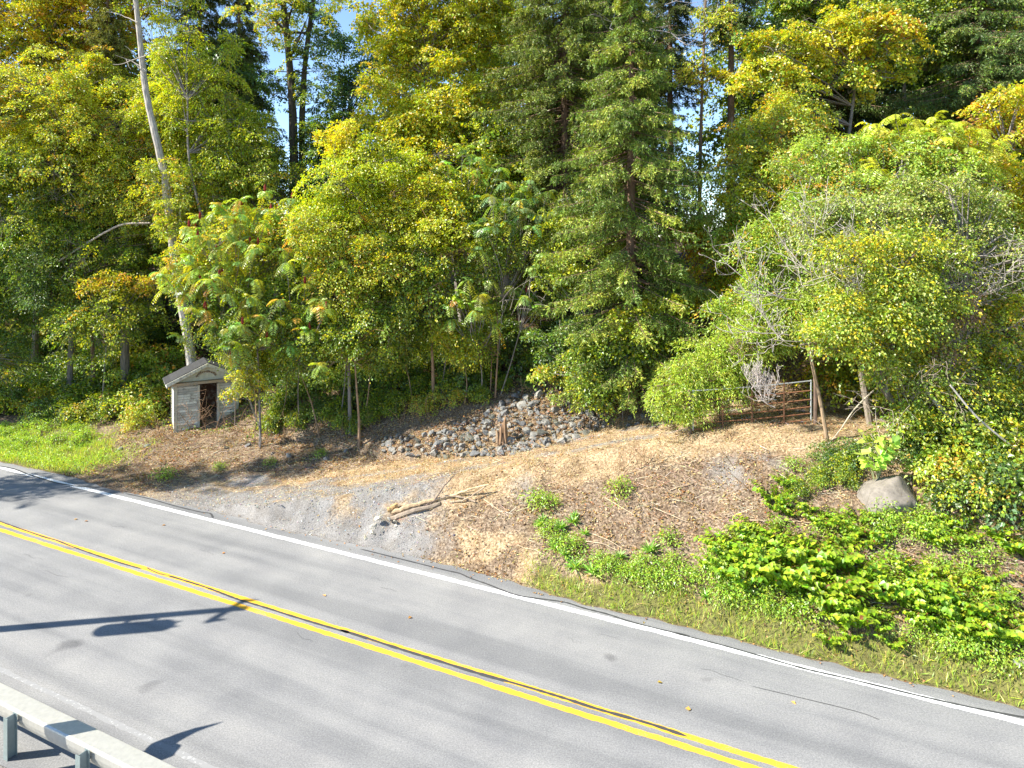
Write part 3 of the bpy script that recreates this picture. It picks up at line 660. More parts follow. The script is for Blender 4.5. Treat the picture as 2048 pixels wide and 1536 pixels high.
BARKS = {'grey': (.24, .21, .18), 'dark': (.085, .07, .055), 'pale': (.42, .38, .32), 'tan': (.34, .22, .13), 'brown': (.2, .13, .085)}
def ppath(trunk, d):
    return np.array([P(a, b_, (q[0] if q else d)) for a, b_, *q in trunk])
TOTAL = [0]
def tree(label, d, trunk, r0, blobs, mixv, L=.13, W=.075, K=74, rc=.5, lai=3.6, bark='grey', cat='tree', name='broadleaf_tree', group=None, base=None, droop=.35, shell=.42, lf=leaf4, twig=.012, nl=9, upw=1.0, heart=None, fold=.22, mat_=None, base_px=None, r1=None, jit=.055, sat=2):
    """trunk: [(px,py[,d])...] from the ground up, points on the path seen in the photo; blobs: (px,py,d,rpx,rpy,depth m)"""
    L *= .86; W *= .9
    tp = ppath(trunk, d); b0 = tp[0].copy(); b0[2] = float(zt(b0[0], b0[1])) - .15
    if tp[0][2] > b0[2] + .3: tp = np.vstack([b0, tp])
    else: tp[0] = b0
    base_ = tp[0].copy(); q = smooth_path(tp, 6)
    root = empty(name, base_, label, cat, group)
    gt_ = Geo(); gc = Geo(); col = BARKS[bark] if isinstance(bark, str) else bark
    tube(gt_, q, np.linspace(r0, r0 * .3 if r1 is None else r1, len(q)), 9, col, .05)
    bl = []; pcs = []; lim = []
    full = []
    for bb in blobs:
        full.append(bb)
        for _ in range(sat):
            an_ = rng.uniform(0, 6.283); k_ = rng.uniform(.22, .42); full.append((bb[0] + math.cos(an_) * bb[3] * 1.0, bb[1] - abs(math.sin(an_)) * bb[4] * 1.0, bb[2] + rng.uniform(-.6, .2) * bb[5], bb[3] * k_, bb[4] * k_, bb[5] * k_) + tuple(bb[6:]))
    for bb in full:
        px, py, dd, rx, ry, rz = bb[:6]; mv = bb[6] if len(bb) > 6 else mixv; la = bb[7] if len(bb) > 7 else lai
        cen = P(px, py, dd); rad = np.array([rx * dd / F, rz, ry * dd / F])
        nleaf = la * math.pi * rad[0] * rad[2] / (.5 * L * W); n = max(6, int(nleaf / K)); TOTAL[0] += n * K
        pc, o, r = blob_points(cen, rad, n, 0, shell); gz_ = zt(pc[:, 0], pc[:, 1]); ok = pc[:, 2] > gz_ + .1; pc = pc[ok]; o = o[ok]
        if len(pc) < 3: continue
        spray(gc, pc, o, K, rc, L, W, mv, droop, upw, lf, fold, jit, heart); lim.append((cen, rad)); pcs.append(pc)
    limb_set(gt_, q[len(q) // 3:], lim, pcs, r0, col, twig, nl)
    gt_.build('trunk', M_BARK, root, origin=base_); gc.build('crown', mat_ or M_LEAF, root, origin=base_)
    return root

def spruce(label, d, px, top, base, wpx, seed, mixv=None, dens=1.0, lean=0, group='tall spruces', zmin=.12, bark='brown', name='spruce_tree'):
    b0 = P(px, base, d); b0[2] = float(zt(b0[0], b0[1])) - .1; t = P(px + lean, top, d); H = t[2] - b0[2]
    Rm = wpx * d / F; root = empty(name, b0, label, 'tree', group); gt_ = Geo(); gc = Geo()
    tube(gt_, smooth_path([b0, (b0 + t) / 2, t], 8), np.linspace(.28, .04, 17), 9, BARKS[bark], .04)
    nb = int(H * 21 * dens); mixv = [(w_, (2.8 * cc_[0], 2.5 * cc_[1], 1.9 * cc_[2])) for w_, cc_ in (mixv or [(5, (.055, .085, .018)), (3, (.10, .14, .022)), (2, (.14, .18, .03)), (1, (.035, .055, .02))])]
    C_ = []; D_ = []; Lm = []
    for k in range(nb):
        h = rng.uniform(zmin, 1) ** 1.0; z = H * h; az = rng.uniform(0, 6.283)
        L = Rm * min(1, (1.04 - h) * 1.9) * rng.uniform(.4, 1.3) + .25
        o = np.array([math.cos(az), math.sin(az), 0.]); s_ = np.linspace(0, 1, 7); c0 = b0 * (1 - h) + t * h
        sag = -.42 * L * s_ ** 1.25 + .16 * L * s_ ** 3
        q = c0 + o * (L * s_)[:, None] + UP * sag[:, None]
        tube(gt_, q, np.linspace(.03, .007, 7), 4, BARKS[bark], cap=False)
        side = np.array([-o[1], o[0], 0.]); m = int(12 * L + 5)
        ts = rng.uniform(.18, 1, m) ** .8; a_ = np.stack([np.interp(ts, s_, q[:, i]) for i in range(3)], 1)
        sg = rng.choice([-1, 1], m)[:, None]; ln = rng.uniform(.22, .75, m) * (1.15 - ts * .6) * min(1, L / 1.6)
        dr = nrm(side * sg * rng.uniform(.25, 1, (m, 1)) + o * .45 + UP * rng.uniform(-1.3, -.15, (m, 1)))
        b_ = a_ + dr * ln[:, None]
        segs(gt_, a_, b_, .006, .003, 3, BARKS[bark])
        kk = 13; tt = np.tile(np.linspace(.05, 1, kk), m); ai = np.repeat(np.arange(m), kk)
        c = a_[ai] + dr[ai] * (ln[ai] * tt)[:, None]; c[:, 2] -= .08 * tt ** 2
        C_.append(c); D_.append(nrm(dr[ai] * .9 + .65 * rng.normal(size=c.shape) + UP * .0)); Lm.append(np.full(len(c), k))
    C_ = np.concatenate(C_); D_ = np.concatenate(D_); ci = np.concatenate(Lm); TOTAL[0] += len(C_)
    leaf4(gc, C_, D_, rdir(len(C_)), .13 * np.exp(rng.normal(0, .2, len(C_))), .044, .1, palette(len(C_), mixv, ci))
    gt_.build('trunk', M_BARK, root, origin=b0); gc.build('crown', M_NEEDLE, root, origin=b0); return root

def fronds(g, gs, c, o, L, n, mixv, pairs=10, ll=.13, lw=.036, arch=.85, up0=.55):
    """n pinnate leaves radiating from a shoot tip c; leaflets into g, rachis into gs"""
    n = int(n * rng.uniform(.6, 1.1)); tl = rng.normal(size=3) * .35
    for k in range(n):
        az = 6.283 * k / n + rng.uniform(-.5, .5); h = nrm(np.array([[math.cos(az), math.sin(az), 0]]) + .5 * o * np.array([1, 1, 0]))[0]
        l = L * rng.uniform(.5, 1.25); s_ = np.linspace(0, 1, pairs + 1); el = up0 * rng.uniform(-.3, 1.7) + h @ tl
        q = c + h * (l * s_)[:, None] * (1 - .15 * s_[:, None]) + UP * (l * (el * s_ - arch * s_ ** 2))[:, None]
        tube(gs, q, np.linspace(.004, .002, len(q)), 3, (.22, .2, .06), cap=False)
        t = nrm(np.gradient(q, axis=0)); sd = nrm(np.cross(t, UP)); nn = np.cross(sd, t)
        cc = q[1:]; col = palette(1, mixv)[0]
        for sg in (-1, 1):
            dd = nrm(sd[1:] * sg + t[1:] * .35 - UP * .35 + .08 * rng.normal(size=cc.shape)); sz = np.sin(np.linspace(.35, 2.7, len(cc))) * ll
            m = len(cc); leaf4(g, cc, dd, nrm(nn[1:] + .15 * rng.normal(size=cc.shape)), sz + .03, lw, .1, np.clip(col * np.exp(rng.normal(0, .12, (m, 1))), 0, .9))
        TOTAL[0] += 2 * len(cc)
def sumac(label, base, tips, d, r=.03, mixv=None, L=.62, n=9, fruit=.4, bark='grey', dead=.04, group='sumacs of the thicket', ll=.2, lw=.055, name='sumac_tree', extra=3):
    """base (px,py) on the ground, tips [(px,py[,d])] of the shoots"""
    b0 = G(*base) if len(base) == 2 else P(*base); b0[2] = float(zt(b0[0], b0[1])) - .1
    root = empty(name, b0, label, 'tree', group); gt_ = Geo(); gc = Geo(); gf = Geo()
    mixv = mixv or [(4, (.20, .31, .06)), (3, (.27, .37, .05)), (2.5, YG), (dead * 10, ORG)]
    tips = list(tips) + [(q[0] + rng.normal(0, 26), q[1] + 10 + abs(rng.normal(0, 34)), (q[2] if len(q) > 2 else d) + rng.normal(0, .45)) for q in tips for _ in range(extra)]
    T = np.array([P(q[0], q[1], (q[2] if len(q) > 2 else d)) for q in tips]); cen = T.mean(0); fork = b0 * .5 + cen * .5; fork[2] = b0[2] + .55 * (cen[2] - b0[2])
    tube(gt_, smooth_path([b0, (b0 + fork) / 2 + rng.normal(size=3) * .1, fork], 5), np.linspace(r, r * .7, 11), 7, BARKS[bark], .04)
    for t in T:
        m = fork * .5 + t * .5 + rng.normal(size=3) * .15; m[2] -= .15; tube(gt_, smooth_path([fork, m, t], 4), np.linspace(r * .6, r * .28, 9), 5, BARKS[bark], .03)
        o = nrm((t - cen)[None])[0]; fronds(gc, gt_, t, o, L, n, mixv, ll=ll, lw=lw)
        if rng.random() < fruit * .6:
            c = t + UP * .05; gf = Geo(); tube(gf, [c, c + UP * .08, c + UP * .2, c + UP * .33], [.03, .06, .05, .012], 7, (.26, .03, .018), .12); gf.build('seed_head', M_DRY, root, origin=b0)
    gt_.build('trunk', M_BARK, root, origin=b0); gc.build('crown', M_LEAF, root, origin=b0)
    return root

def twigs_rec(out, p, d, L, r, depth, curl):
    n = 4; q = [p]; dd = d.copy()
    for i in range(n):
        dd = nrm((dd + curl * UP * .22 + .16 * rng.normal(size=3))[None])[0]; q.append(q[-1] + dd * L / n)
    for i in range(n):
        out.append((q[i], q[i + 1], r * (1 - .12 * i), r * (1 - .12 * (i + 1))))
        if depth > 0 and i > 0 or depth > 1:
            for _ in range(2 if depth > 1 else 1):
                if rng.random() < .62:
                    s = nrm((dd * .7 + .75 * rng.normal(size=3) + UP * .15 * curl)[None])[0]; twigs_rec(out, q[i + 1], s, L * rng.uniform(.45, .7), r * .55, depth - 1, curl)
def bare(label, d, starts, L, r=.02, depth=3, col=(.40, .35, .31), curl=1.0, name='dead_bush', cat='dead bush', group=None, mat_=None, minr=.0055):
    """starts: [(px,py,d, dx,dy,dz)]"""
    p0 = P(*starts[0][:3]); b0 = p0.copy(); b0[2] = float(zt(b0[0], b0[1])); root = empty(name, b0, label, cat, group); out = []
    for s in starts:
        p = P(*s[:3]); twigs_rec(out, p, nrm(np.array([s[3:6]], float))[0], L * (s[6] if len(s) > 6 else 1), r, depth, curl)
    A = np.array([q[0] for q in out]); B = np.array([q[1] for q in out]); g = Geo(); ra = np.array([q[2] for q in out]); rb = np.array([q[3] for q in out])
    m = len(A); segs(g, A, B, np.maximum(ra, minr), np.maximum(rb, minr * .85), 4, np.array(col) * rng.uniform(.7, 1.2, (m, 1)))
    g.build('branch', mat_ or M_TWIG, root, origin=b0); return root
# ------------------------------------------------------------------ trees of the wood, far to near
mYG = [(6, YG), (3, LG), (2, GR), (.8, YE), (.2, ORG)]
mG = [(5, GR), (3, YG), (2, DG)]
mD = [(5, DG), (3, GR), (1, BG)]
mY = [(2.2, YE), (5, YG), (.7, ORG), (1, GR)]
mMap = [(6, (.32,.36,.016)), (3, (.43,.39,.016)), (2, GR), (.6, YE)]
mO = [(1.8, ORG), (3, YE), (4, YG), (.4, BR)]
mLG = [(6, (.27,.37,.05)), (3, (.34,.42,.05)), (2, GR), (.3, ORG)]
mBl = [(5, (.08,.16,.07)), (3, GR), (1, (.16,.24,.08))]
# far trees: three kinds, then copies
def far_tree(mixv, seed, w=3.0, h=13, lab='', L=.24, W=.15):
    root = empty('forest_tree', (0, 0, 0), lab, 'tree', 'trees deep in the wood'); gt_ = Geo(); gc = Geo()
    q = smooth_path([[0, 0, -.3], [rng.normal(0, .2), 0, h * .4], [rng.normal(0, .3), .2, h * .95]], 6); tube(gt_, q, np.linspace(.24, .05, len(q)), 8, BARKS['dark'], .04)
    bl = []; pcs = []
    for k in range(9):
        z = h * (.22 + .75 * k / 8); rr = w * (1.0 - .45 * abs(k / 8 - .35)); cen = np.array([rng.normal(0, w * .3), rng.normal(0, w * .3), z]); rad = np.array([rr, rr, h * .13])
        n = 42; pc, o, r = blob_points(cen, rad, n, 0); spray(gc, pc, o, 34, .75, L, W, mixv, jit=.12); bl.append((cen, rad)); pcs.append(pc)
    limb_set(gt_, q[6:], bl, pcs, .2, BARKS['dark'], .014, 5)
    gt_.build('trunk', M_BARK, root); gc.build('crown', M_LEAF, root); return root
kinds = [far_tree(mG, 1, lab='x'), far_tree(mD, 2, 2.6, 15, lab='x'), far_tree(mYG, 3, 3.2, 12, lab='x'), far_tree(mBl, 4, 2.4, 16, lab='x')]
used = set()
FT = [(-90, 44, 0, 1.2), (0, 50, 1, 1.2), (100, 46, 1, 1.1), (190, 52, 3, 1.2), (250, 44, 0, 1.0), (330, 50, 1, 1.25), (420, 47, 1, 1.15), (480, 54, 3, 1.1), (520, 43, 1, .75),
      (640, 50, 3, .72), (690, 56, 3, .70), (735, 47, 0, .72), (800, 46, 0, 1.1), (850, 54, 1, 1.2), (920, 45, 2, 1.1), (990, 50, 1, 1.3), (1070, 45, 1, 1.2), (1140, 52, 1, 1.2), (1210, 45, 0, 1.15), (1270, 53, 1, 1.25), 
      (1500, 44, 0, 1.1), (1560, 50, 1, 1.2), (1640, 43, 1, 1.2), (1700, 50, 1, 1.25), (1770, 44, 1, 1.2), (1850, 49, 1, 1.25), (1930, 42, 1, 1.15), (2000, 47, 1, 1.2), (2090, 42, 0, 1.15), (2170, 46, 1, 1.2)]
seen = ['mid green', 'very dark', 'yellow green', 'blue green']
near_names = [(-200, 'beyond the frame edge maples'), (150, 'behind the yellow topped maples by the bend'), (400, 'behind the leaning pale trunk'), (560, 'beside the twin dark trunks'), (760, 'in the open gap with blue sky'), (1000, 'behind the tall central maple'), (1290, 'behind the big spruce'), (1450, 'behind the spruce skirt'), (1700, 'behind the orange tipped maple'), (3000, 'behind the hemlock boughs above the gate side')]
for i_, (px, d, kd, sc) in enumerate(FT):
    x = (px - 1024) / F * d; src = kinds[kd]; wh = [b_ for a_, b_ in near_names if px > a_][-1]
    lb = f'{seen[kd]} tree deep in the wood {wh}, {["slim", "broad", "tall", "dense", "leafy", "shaded", "airy"][i_ % 7]}'
    o = src if kd not in used else None
    if o is None: o = copy_tree(src, (x, d, float(zt(x, d))), i_ * 1.7, sc)
    else: used.add(kd); o.location = (x, d, float(zt(x, d))); o.rotation_euler = (0, 0, i_); o.scale = (sc,) * 3
    o['label'] = lb

# left part
tree('maple with yellow and orange top above the bend of the road', 43, [(70, 700), (85, 300), (70, -60)], .25, [(30, 60, 43, 150, 130, 2.2, mY), (170, 40, 44, 110, 110, 2.0, mO), (90, 190, 42, 170, 120, 2.2, mY), (150, -60, 44, 200, 80, 2)], mY, L=.17, W=.12)
spruce('olive green cedar between the yellow maple and the leaning pale trunk', 42, 215, -60, 560, 85, 1, [(5, (.085, .10, .03)), (3, (.12, .14, .035))], .9, group=None, name='cedar_tree', zmin=.3)
tree('large bright yellow green tree with small leaves at the bend', 39.5, [(140, 740), (150, 450), (120, 200)], .2, [(40, 270, 39, 150, 130, 2.2), (170, 300, 39, 160, 120, 2.2), (270, 370, 39.5, 110, 110, 2), (90, 420, 38.5, 170, 110, 2.2, mG), (230, 200, 40, 100, 80, 1.6)], mYG, L=.14, W=.08, lai=3.2)
tree('shaded olive tree with thin bare branches at the frame edge', 38.5, [(-30, 800), (-10, 500), (20, 330)], .16, [(20, 520, 38, 140, 120, 2, mG), (-60, 640, 37.5, 150, 140, 2, mD)], mG, L=.13, W=.07, lai=2.6)
tree('slim understory tree with bare lower stem left of the fallen bough', 38.5, [(185, 700), (168, 520), (160, 400)], .13, [(150, 560, 38.2, 120, 90, 1.6, mG, 2.0), (240, 520, 38.6, 90, 90, 1.5, mG, 2.0)], mG, bark='brown', L=.13, W=.07)
tree('half shaded tree with crooked stem behind the fallen bough', 39, [(250, 640), (255, 480), (235, 380)], .26, [(250, 560, 39.2, 80, 70, 1.4, mD, 1.6), (300, 400, 39, 90, 70, 1.6, mYG, 2.4)], mG, bark='grey')
tree('orange tinged understory maple left of the shelter tree', 37, [(205, 800), (215, 660)], .07, [(235, 570, 36.8, 60, 45, 1.1, [(1.2, ORG), (2, YE), (5, YG)], 1.6), (215, 650, 36.8, 90, 60, 1.2, mG, 2.6)], mG, L=.12, W=.08)
tree('tall old tree with bare pale leaning trunk behind the shelter', 36.3, [(386, 760), (380, 700), (366, 620), (352, 540), (342, 460), (332, 370), (313, 280), (295, 200), (284, 120), (276, 40), (262, -80)], .27, [(300, -150, 36.3, 200, 90, 3), (335, 430, 35.6, 45, 75, .6, mYG, 1.5), (300, 350, 35.8, 40, 40, .6, mYG, 1.2), (350, 520, 35.4, 35, 40, .5, mG, 1.2)], mG, bark='pale', r1=.12, sat=0)
o_ = bpy.context.scene.objects['broadleaf_tree.006'] if 'broadleaf_tree.006' in bpy.context.scene.objects else None
tree('slender bright yellow green tree with drooping leaflets beside the pale trunk', 37, [(470, 740), (420, 500), (380, 330), (375, 200)], .13, [(350, 110, 38.2, 60, 85, 1.2), (420, 160, 38, 80, 80, 1.3), (370, 240, 38, 95, 70, 1.3), (455, 270, 37.8, 80, 75, 1.3), (405, 345, 37.9, 110, 50, 1.3)], [(6, (.36,.41,.02)), (3, YG), (2, GR)], L=.16, W=.06, lai=2.5, droop=.6, sat=1)
tree('mid green tree filling the gap left of the twin dark trunks', 40, [(470, 560), (475, 330)], .12, [(475, 330, 40, 70, 80, 1.6, mG, 2.6), (440, 400, 38, 120, 70, 1.8, mYG, 3.0)], mG)
spruce('dark spruce filling the top of the frame behind the pale trunk side', 47, 400, -220, 420, 90, 4, [(5, (.03, .05, .02)), (2, (.06, .08, .02))], .8, zmin=.35)
spruce('dark spruce just left of the twin trunks', 46, 478, -120, 480, 70, 3, [(5, (.03, .05, .02)), (2, (.06, .08, .02))], .7, group='tall spruces', zmin=.35)
tree('tall tree with two dark trunks against the blue sky', 44, [(588, 420), (586, 250), (578, 120), (560, -60)], .34, [(560, 40, 44, 90, 70, 2, mYG, 1.3), (640, 60, 44, 50, 90, 2, mBl, 1.2), (540, 180, 44.5, 50, 60, 1.5, mBl, .8), (600, 170, 44, 60, 70, 1.5, mG, .9)], mBl, bark='dark', L=.15, W=.1, r1=.16)
tree('second stem of the twin dark tree, forking to the sky', 44.3, [(606, 420), (604, 250), (612, 110), (636, -60)], .26, [(610, -20, 44, 80, 60, 2, mG, 1.0), (600, 290, 44, 45, 60, 1.2, mG, .8)], mBl, bark='dark', L=.15, W=.1, r1=.12)
tree('blue green leafy tree in the gap beside the twin trunks', 46, [(690, 420), (690, 250)], .14, [(690, 180, 46, 70, 90, 2), (700, 290, 45, 75, 80, 2, mD), (655, 300, 44, 45, 60, 1.5), (740, 120, 46, 40, 80, 1.4)], mBl, L=.17, W=.11, lai=2.6)
tree('low blue green bush under the twin trunks', 40, [(545, 640), (545, 400)], .07, [(545, 360, 41, 60, 40, 1.5, mG), (620, 370, 40, 60, 30, 1.2, mD)], mG)
# centre
tree('tall central yellow green maple rising past the frame top', 37, [(930, 760), (900, 450), (860, 200), (850, -80)], .2, [(800, 90, 37.5, 75, 110, 2.2), (900, 60, 37, 120, 110, 2.5), (1000, 40, 37, 80, 90, 2.2), (830, 230, 36, 110, 90, 2.2), (940, 200, 36, 110, 90, 2.2), (860, 330, 35.2, 130, 80, 2), (980, 320, 35.5, 90, 80, 2, mG), (900, -60, 37, 220, 80, 2.6)], mMap, L=.15, W=.115, lai=3.3)
tree('bright leafy tree with pointed yellow top before the sky gap', 31.5, [(700, 850), (695, 600), (690, 400)], .11, [(682, 290, 31.5, 38, 45, .8, [(5, (.44,.46,.02)), (2, YE)]), (700, 370, 31, 85, 60, 1.3), (770, 330, 31.5, 70, 55, 1.2), (640, 440, 31, 70, 60, 1.2)], [(6, (.37,.43,.018)), (3, YG), (1, GR)], L=.12, W=.08)
tree('broad sunlit mid thicket maple between sumac and spruce', 31.5, [(868, 835), (862, 650), (850, 480)], .085, [(800, 430, 31.3, 110, 75, 1.6), (890, 470, 31, 95, 80, 1.5), (760, 520, 30.6, 100, 80, 1.5), (860, 560, 30.8, 110, 70, 1.5, mG), (960, 420, 32, 80, 80, 1.5, mG)], mMap, bark='tan', L=.12, W=.09, lai=3.2)
tree('dense yellow green young tree above the multi stem sapling', 30.3, [(718, 845), (712, 760), (705, 640)], .07, [(690, 560, 30, 90, 70, 1.2), (740, 640, 30, 80, 60, 1.2, mG), (650, 490, 30.2, 80, 60, 1.2), (700, 700, 30, 70, 45, 1, mG, 2.2)], mYG, bark='tan', L=.11, W=.075)
for i_, (b_, top, r_, lb, bl) in enumerate([((640, 875), (600, 745), .045, 'crooked tan sapling leaning at the edge of the litter bank', [(600, 700, 29.6, 60, 45, .8)]),
        ((510, 862), (506, 760), .05, 'straight brown sapling next to the shelter', [(500, 715, 31.6, 60, 50, .9)]),
        ((727, 850), (742, 690), .035, 'outer stem of the tan sapling clump', [(760, 700, 29.9, 60, 45, .8)]), ((703, 845), (688, 700), .035, 'inner thin stem of the tan sapling clump', [(660, 650, 29.9, 55, 45, .8)]),
        ((826, 808), (800, 700), .03, 'thin pale sapling left of the straight tan trunk', [(800, 680, 30.8, 60, 45, .8)]), ((928, 808), (931, 740), .04, 'short tan sapling right of the straight trunk', [(930, 690, 30.6, 60, 45, .8, mMap)]),
        ((990, 795), (993, 590), .045, 'forked grey sapling above the stone pile', [(1000, 520, 30.6, 60, 60, .9, mG, 1.6), (960, 700, 30.4, 40, 35, .7, mG)]), ((980, 790), (978, 640), .03, 'thin second stem beside the forked grey sapling', [(975, 600, 30.9, 50, 50, .8, mG, 1.5)]),
        ((880, 800), (905, 700), .025, 'slanting thin stem behind the straight tan trunk', [(905, 670, 31, 55, 40, .8)]), ((560, 850), (575, 740), .03, 'thin shaded sapling between shelter and crooked sapling', [(560, 690, 30.6, 60, 50, .8, mYG)])]):
    d_ = G(*b_)[1]; tree(lb, d_, [(*b_, d_), ((b_[0] + top[0]) / 2 + 4, (b_[1] + top[1]) / 2, d_), (*top, d_)], r_, [(q[0], q[1], d_ - .1, *q[3:]) for q in bl], mG, bark='tan', L=.10, W=.07, K=30, rc=.36, lai=3.4, name='sapling', cat='sapling', group='saplings at the edge of the wood', nl=4, twig=.006)
# sumacs
tree('leafy bush hanging over the front of the shelter', 31.6, [(520, 862), (500, 800)], .03, [(474, 770, 31.7, 30, 28, .4), (505, 755, 31.4, 38, 38, .5), (455, 790, 31.9, 14, 14, .2, mYG, 1.2)], [(4, (.32, .34, .10)), (3, YG), (1, YE)], L=.12, W=.09, K=24, rc=.26, lai=2.0, name='bush', cat='bush', sat=0)
tree('green leafy mass growing through the sumacs', 31.8, [(520, 850), (515, 700), (500, 560)], .07, [(420, 560, 31.8, 80, 70, 1.1), (500, 500, 31.8, 90, 80, 1.2), (560, 600, 31, 80, 80, 1.1, mG), (600, 470, 31.8, 60, 60, 1.1), (480, 650, 31.2, 80, 60, 1, mG), (620, 680, 30.2, 70, 60, .9, mG)], mYG, L=.11, W=.075)
sumac('big sumac with many red seed heads left of the thicket', (470, 850), [(400, 440, 30.5), (440, 415, 30.8), (480, 400, 31), (420, 480, 30), (470, 455, 30.2), (530, 385, 31.2), (380, 510, 30), (500, 490, 30), (440, 530, 29.7), (545, 430, 30.8), (585, 400, 31)], 30, fruit=.75, L=.62)
sumac('pale green sumac hanging over the shelter roof', (520, 855), [(340, 530, 30.6), (370, 590, 30.4), (400, 560, 30), (455, 590, 29.7), (510, 560, 29.6), (420, 640, 30), (480, 660, 29.8)], 30, fruit=.3, L=.6, mixv=[(5, (.24,.36,.10)), (3, YG), (.5, ORG)])
sumac('sumac leaning out in the middle of the thicket', (600, 850), [(560, 600, 29.4), (610, 570, 29.5), (530, 640, 29.4), (640, 620, 29.3), (590, 480, 30), (660, 540, 29.6)], 29.6, fruit=.35)
sumac('sumac with upright fronds beside the pointed yellow top', (680, 845), [(720, 430, 30.2), (760, 470, 30), (690, 480, 30)], 30, fruit=.3)
sumac('tall sumac in the centre holding one red seed head', (880, 800), [(925, 300, 31.2), (960, 320, 31), (895, 330, 31.2), (900, 375, 31), (1000, 340, 31)], 31, fruit=.5, L=.6)
sumac('flat topped sumac with grey green fronds against the spruce', (990, 790), [(1010, 365, 30.6), (1060, 360, 30.6), (1095, 385, 30.4), (1040, 400, 30.2), (990, 410, 30.2), (960, 440, 30), (1080, 430, 30.2), (1020, 450, 30)], 30, fruit=.1, mixv=[(5, (.18,.28,.10)), (3, GR), (2, YG)], L=.62)
sumac('small sumac with bent grey stem over the stone pile', (1000, 790), [(1085, 510, 29.2), (1065, 535, 29.3)], 29, fruit=0, L=.42)
sumac('young shaded sumac above the multi stem sapling', (960, 800), [(935, 560, 29.6), (960, 590, 29.5), (915, 600, 29.6), (980, 560, 29.8)], 29.6, fruit=0, L=.5)
# spruces
spruce('big feathery spruce in the middle of the wood', 34, 1130, -260, 800, 160, 11, None, 1.45)
spruce('drooping spruce whose skirt reaches the ground by the gate', 28.3, 1262, -80, 815, 128, 12, [(5, (.06, .10, .02)), (3, (.11, .16, .03)), (1.5, (.15, .19, .03))], 1.3, zmin=.05)
tree('pale green maple growing out before the two spruces', 29.3, [(1190, 800), (1180, 650)], .06, [(1160, 560, 29.4, 70, 50, .9), (1230, 520, 29.3, 60, 45, .8), (1110, 480, 30, 60, 50, .9), (1300, 560, 29.2, 55, 35, .7)], [(4, YG), (3, GR), (2, LG)], L=.11, W=.08, lai=1.9)
spruce('spruce with dead lower boughs behind the drooping one', 38, 1215, -220, 700, 140, 13, [(5, (.04, .065, .02)), (2, (.08, .12, .03))], .9, zmin=.2)
spruce('dark spruce behind the thin pole trunk', 42, 1340, -200, 380, 75, 14, [(5, (.035, .055, .02)), (2, (.07, .09, .03))], .6, zmin=.5)
spruce('dark hemlock with bare trunk behind the orange tipped maple', 38, 1660, -180, 600, 135, 15, [(5, (.03, .055, .02)), (2, (.06, .10, .03))], .9, zmin=.4)
spruce('dark hemlock boughs hanging at the frame edge above the shrubs', 34, 1960, -220, 700, 150, 16, [(5, (.035, .065, .02)), (2, (.07, .11, .02))], .8, zmin=.4)
spruce('spruce with brown bare trunk right of the sky gap', 36, 1462, -240, 640, 60, 17, [(5, (.035, .06, .02)), (2, (.06, .1, .03))], .5, zmin=.62)
tree('thin straight tree standing in the blue sky gap', 34, [(1392, 700), (1398, 450), (1402, 250), (1412, -20)], .13, [(1400, 150, 34, 55, 45, 1, mY, 1.2), (1430, 60, 34, 60, 40, 1, mYG, .8), (1405, 395, 34, 36, 70, .8, mG, .55)], mYG, bark='brown', L=.12, W=.08, r1=.05)
tree('orange leaved maple under the sky gap', 30, [(1405, 740), (1400, 620), (1400, 500)], .06, [(1395, 490, 30, 55, 30, .9), (1440, 540, 30, 60, 40, .9, mY), (1400, 600, 29.5, 60, 30, .8, mY, 1.6), (1390, 460, 30, 40, 25, .7)], mO, L=.12, W=.09, bark='brown')
tree('vine hung yellow bush on the spruce skirt', 27.5, [(1245, 815), (1240, 700)], .03, [(1255, 640, 27.5, 60, 32, .7), (1310, 615, 27.6, 45, 30, .6), (1215, 690, 27.5, 55, 35, .7, mG), (1260, 700, 27.3, 55, 35, .6, mG)], [(3, (.36,.40,.03)), (.2, YE), (4, YG), (2, GR)], L=.13, W=.12, K=24, rc=.35, lf=leaf6, heart=True, name='vine_covered_bush', cat='bush')
tree('low green bush at the right end of the stone pile', 27.5, [(1180, 810), (1180, 760)], .03, [(1175, 740, 27.6, 50, 50, .8, mG), (1130, 745, 28.5, 45, 20, .7, mYG, 1.6), (1120, 690, 29, 60, 40, .8, mD), (1200, 790, 27.2, 45, 30, .6, mG)], mG, L=.11, W=.08, name='bush', cat='bush')
# right, behind
tree('maple with orange tips over the gate, upper right', 33, [(1640, 800), (1660, 600), (1690, 330), (1720, 100)], .17, [(1620, 90, 33, 110, 55, 1.6), (1760, 90, 32.5, 90, 45, 1.4, mY), (1680, 60, 33, 120, 55, 1.6), (1540, 130, 32.6, 95, 60, 1.5), (1780, 60, 32.3, 50, 25, .8, mO), (1720, 150, 32.5, 90, 45, 1.4), (1560, 210, 32, 90, 60, 1.5), (1600, 280, 31.5, 90, 50, 1.4)], [(1.2, YE), (6, YG), (.3, ORG), (2, GR)], L=.14, W=.12, lai=2.0, sat=3)
tree('green maple crowning the frame above the orange tips', 36, [(1840, 760), (1820, 400), (1800, 0)], .2, [(1600, -20, 36, 160, 60, 2), (1780, 0, 35.5, 170, 55, 2), (1950, 30, 35, 150, 55, 2), (1900, 110, 35, 120, 45, 1.6), (2040, 90, 34, 80, 60, 1.5, mY)], mG, L=.15, W=.12, lai=2.6)
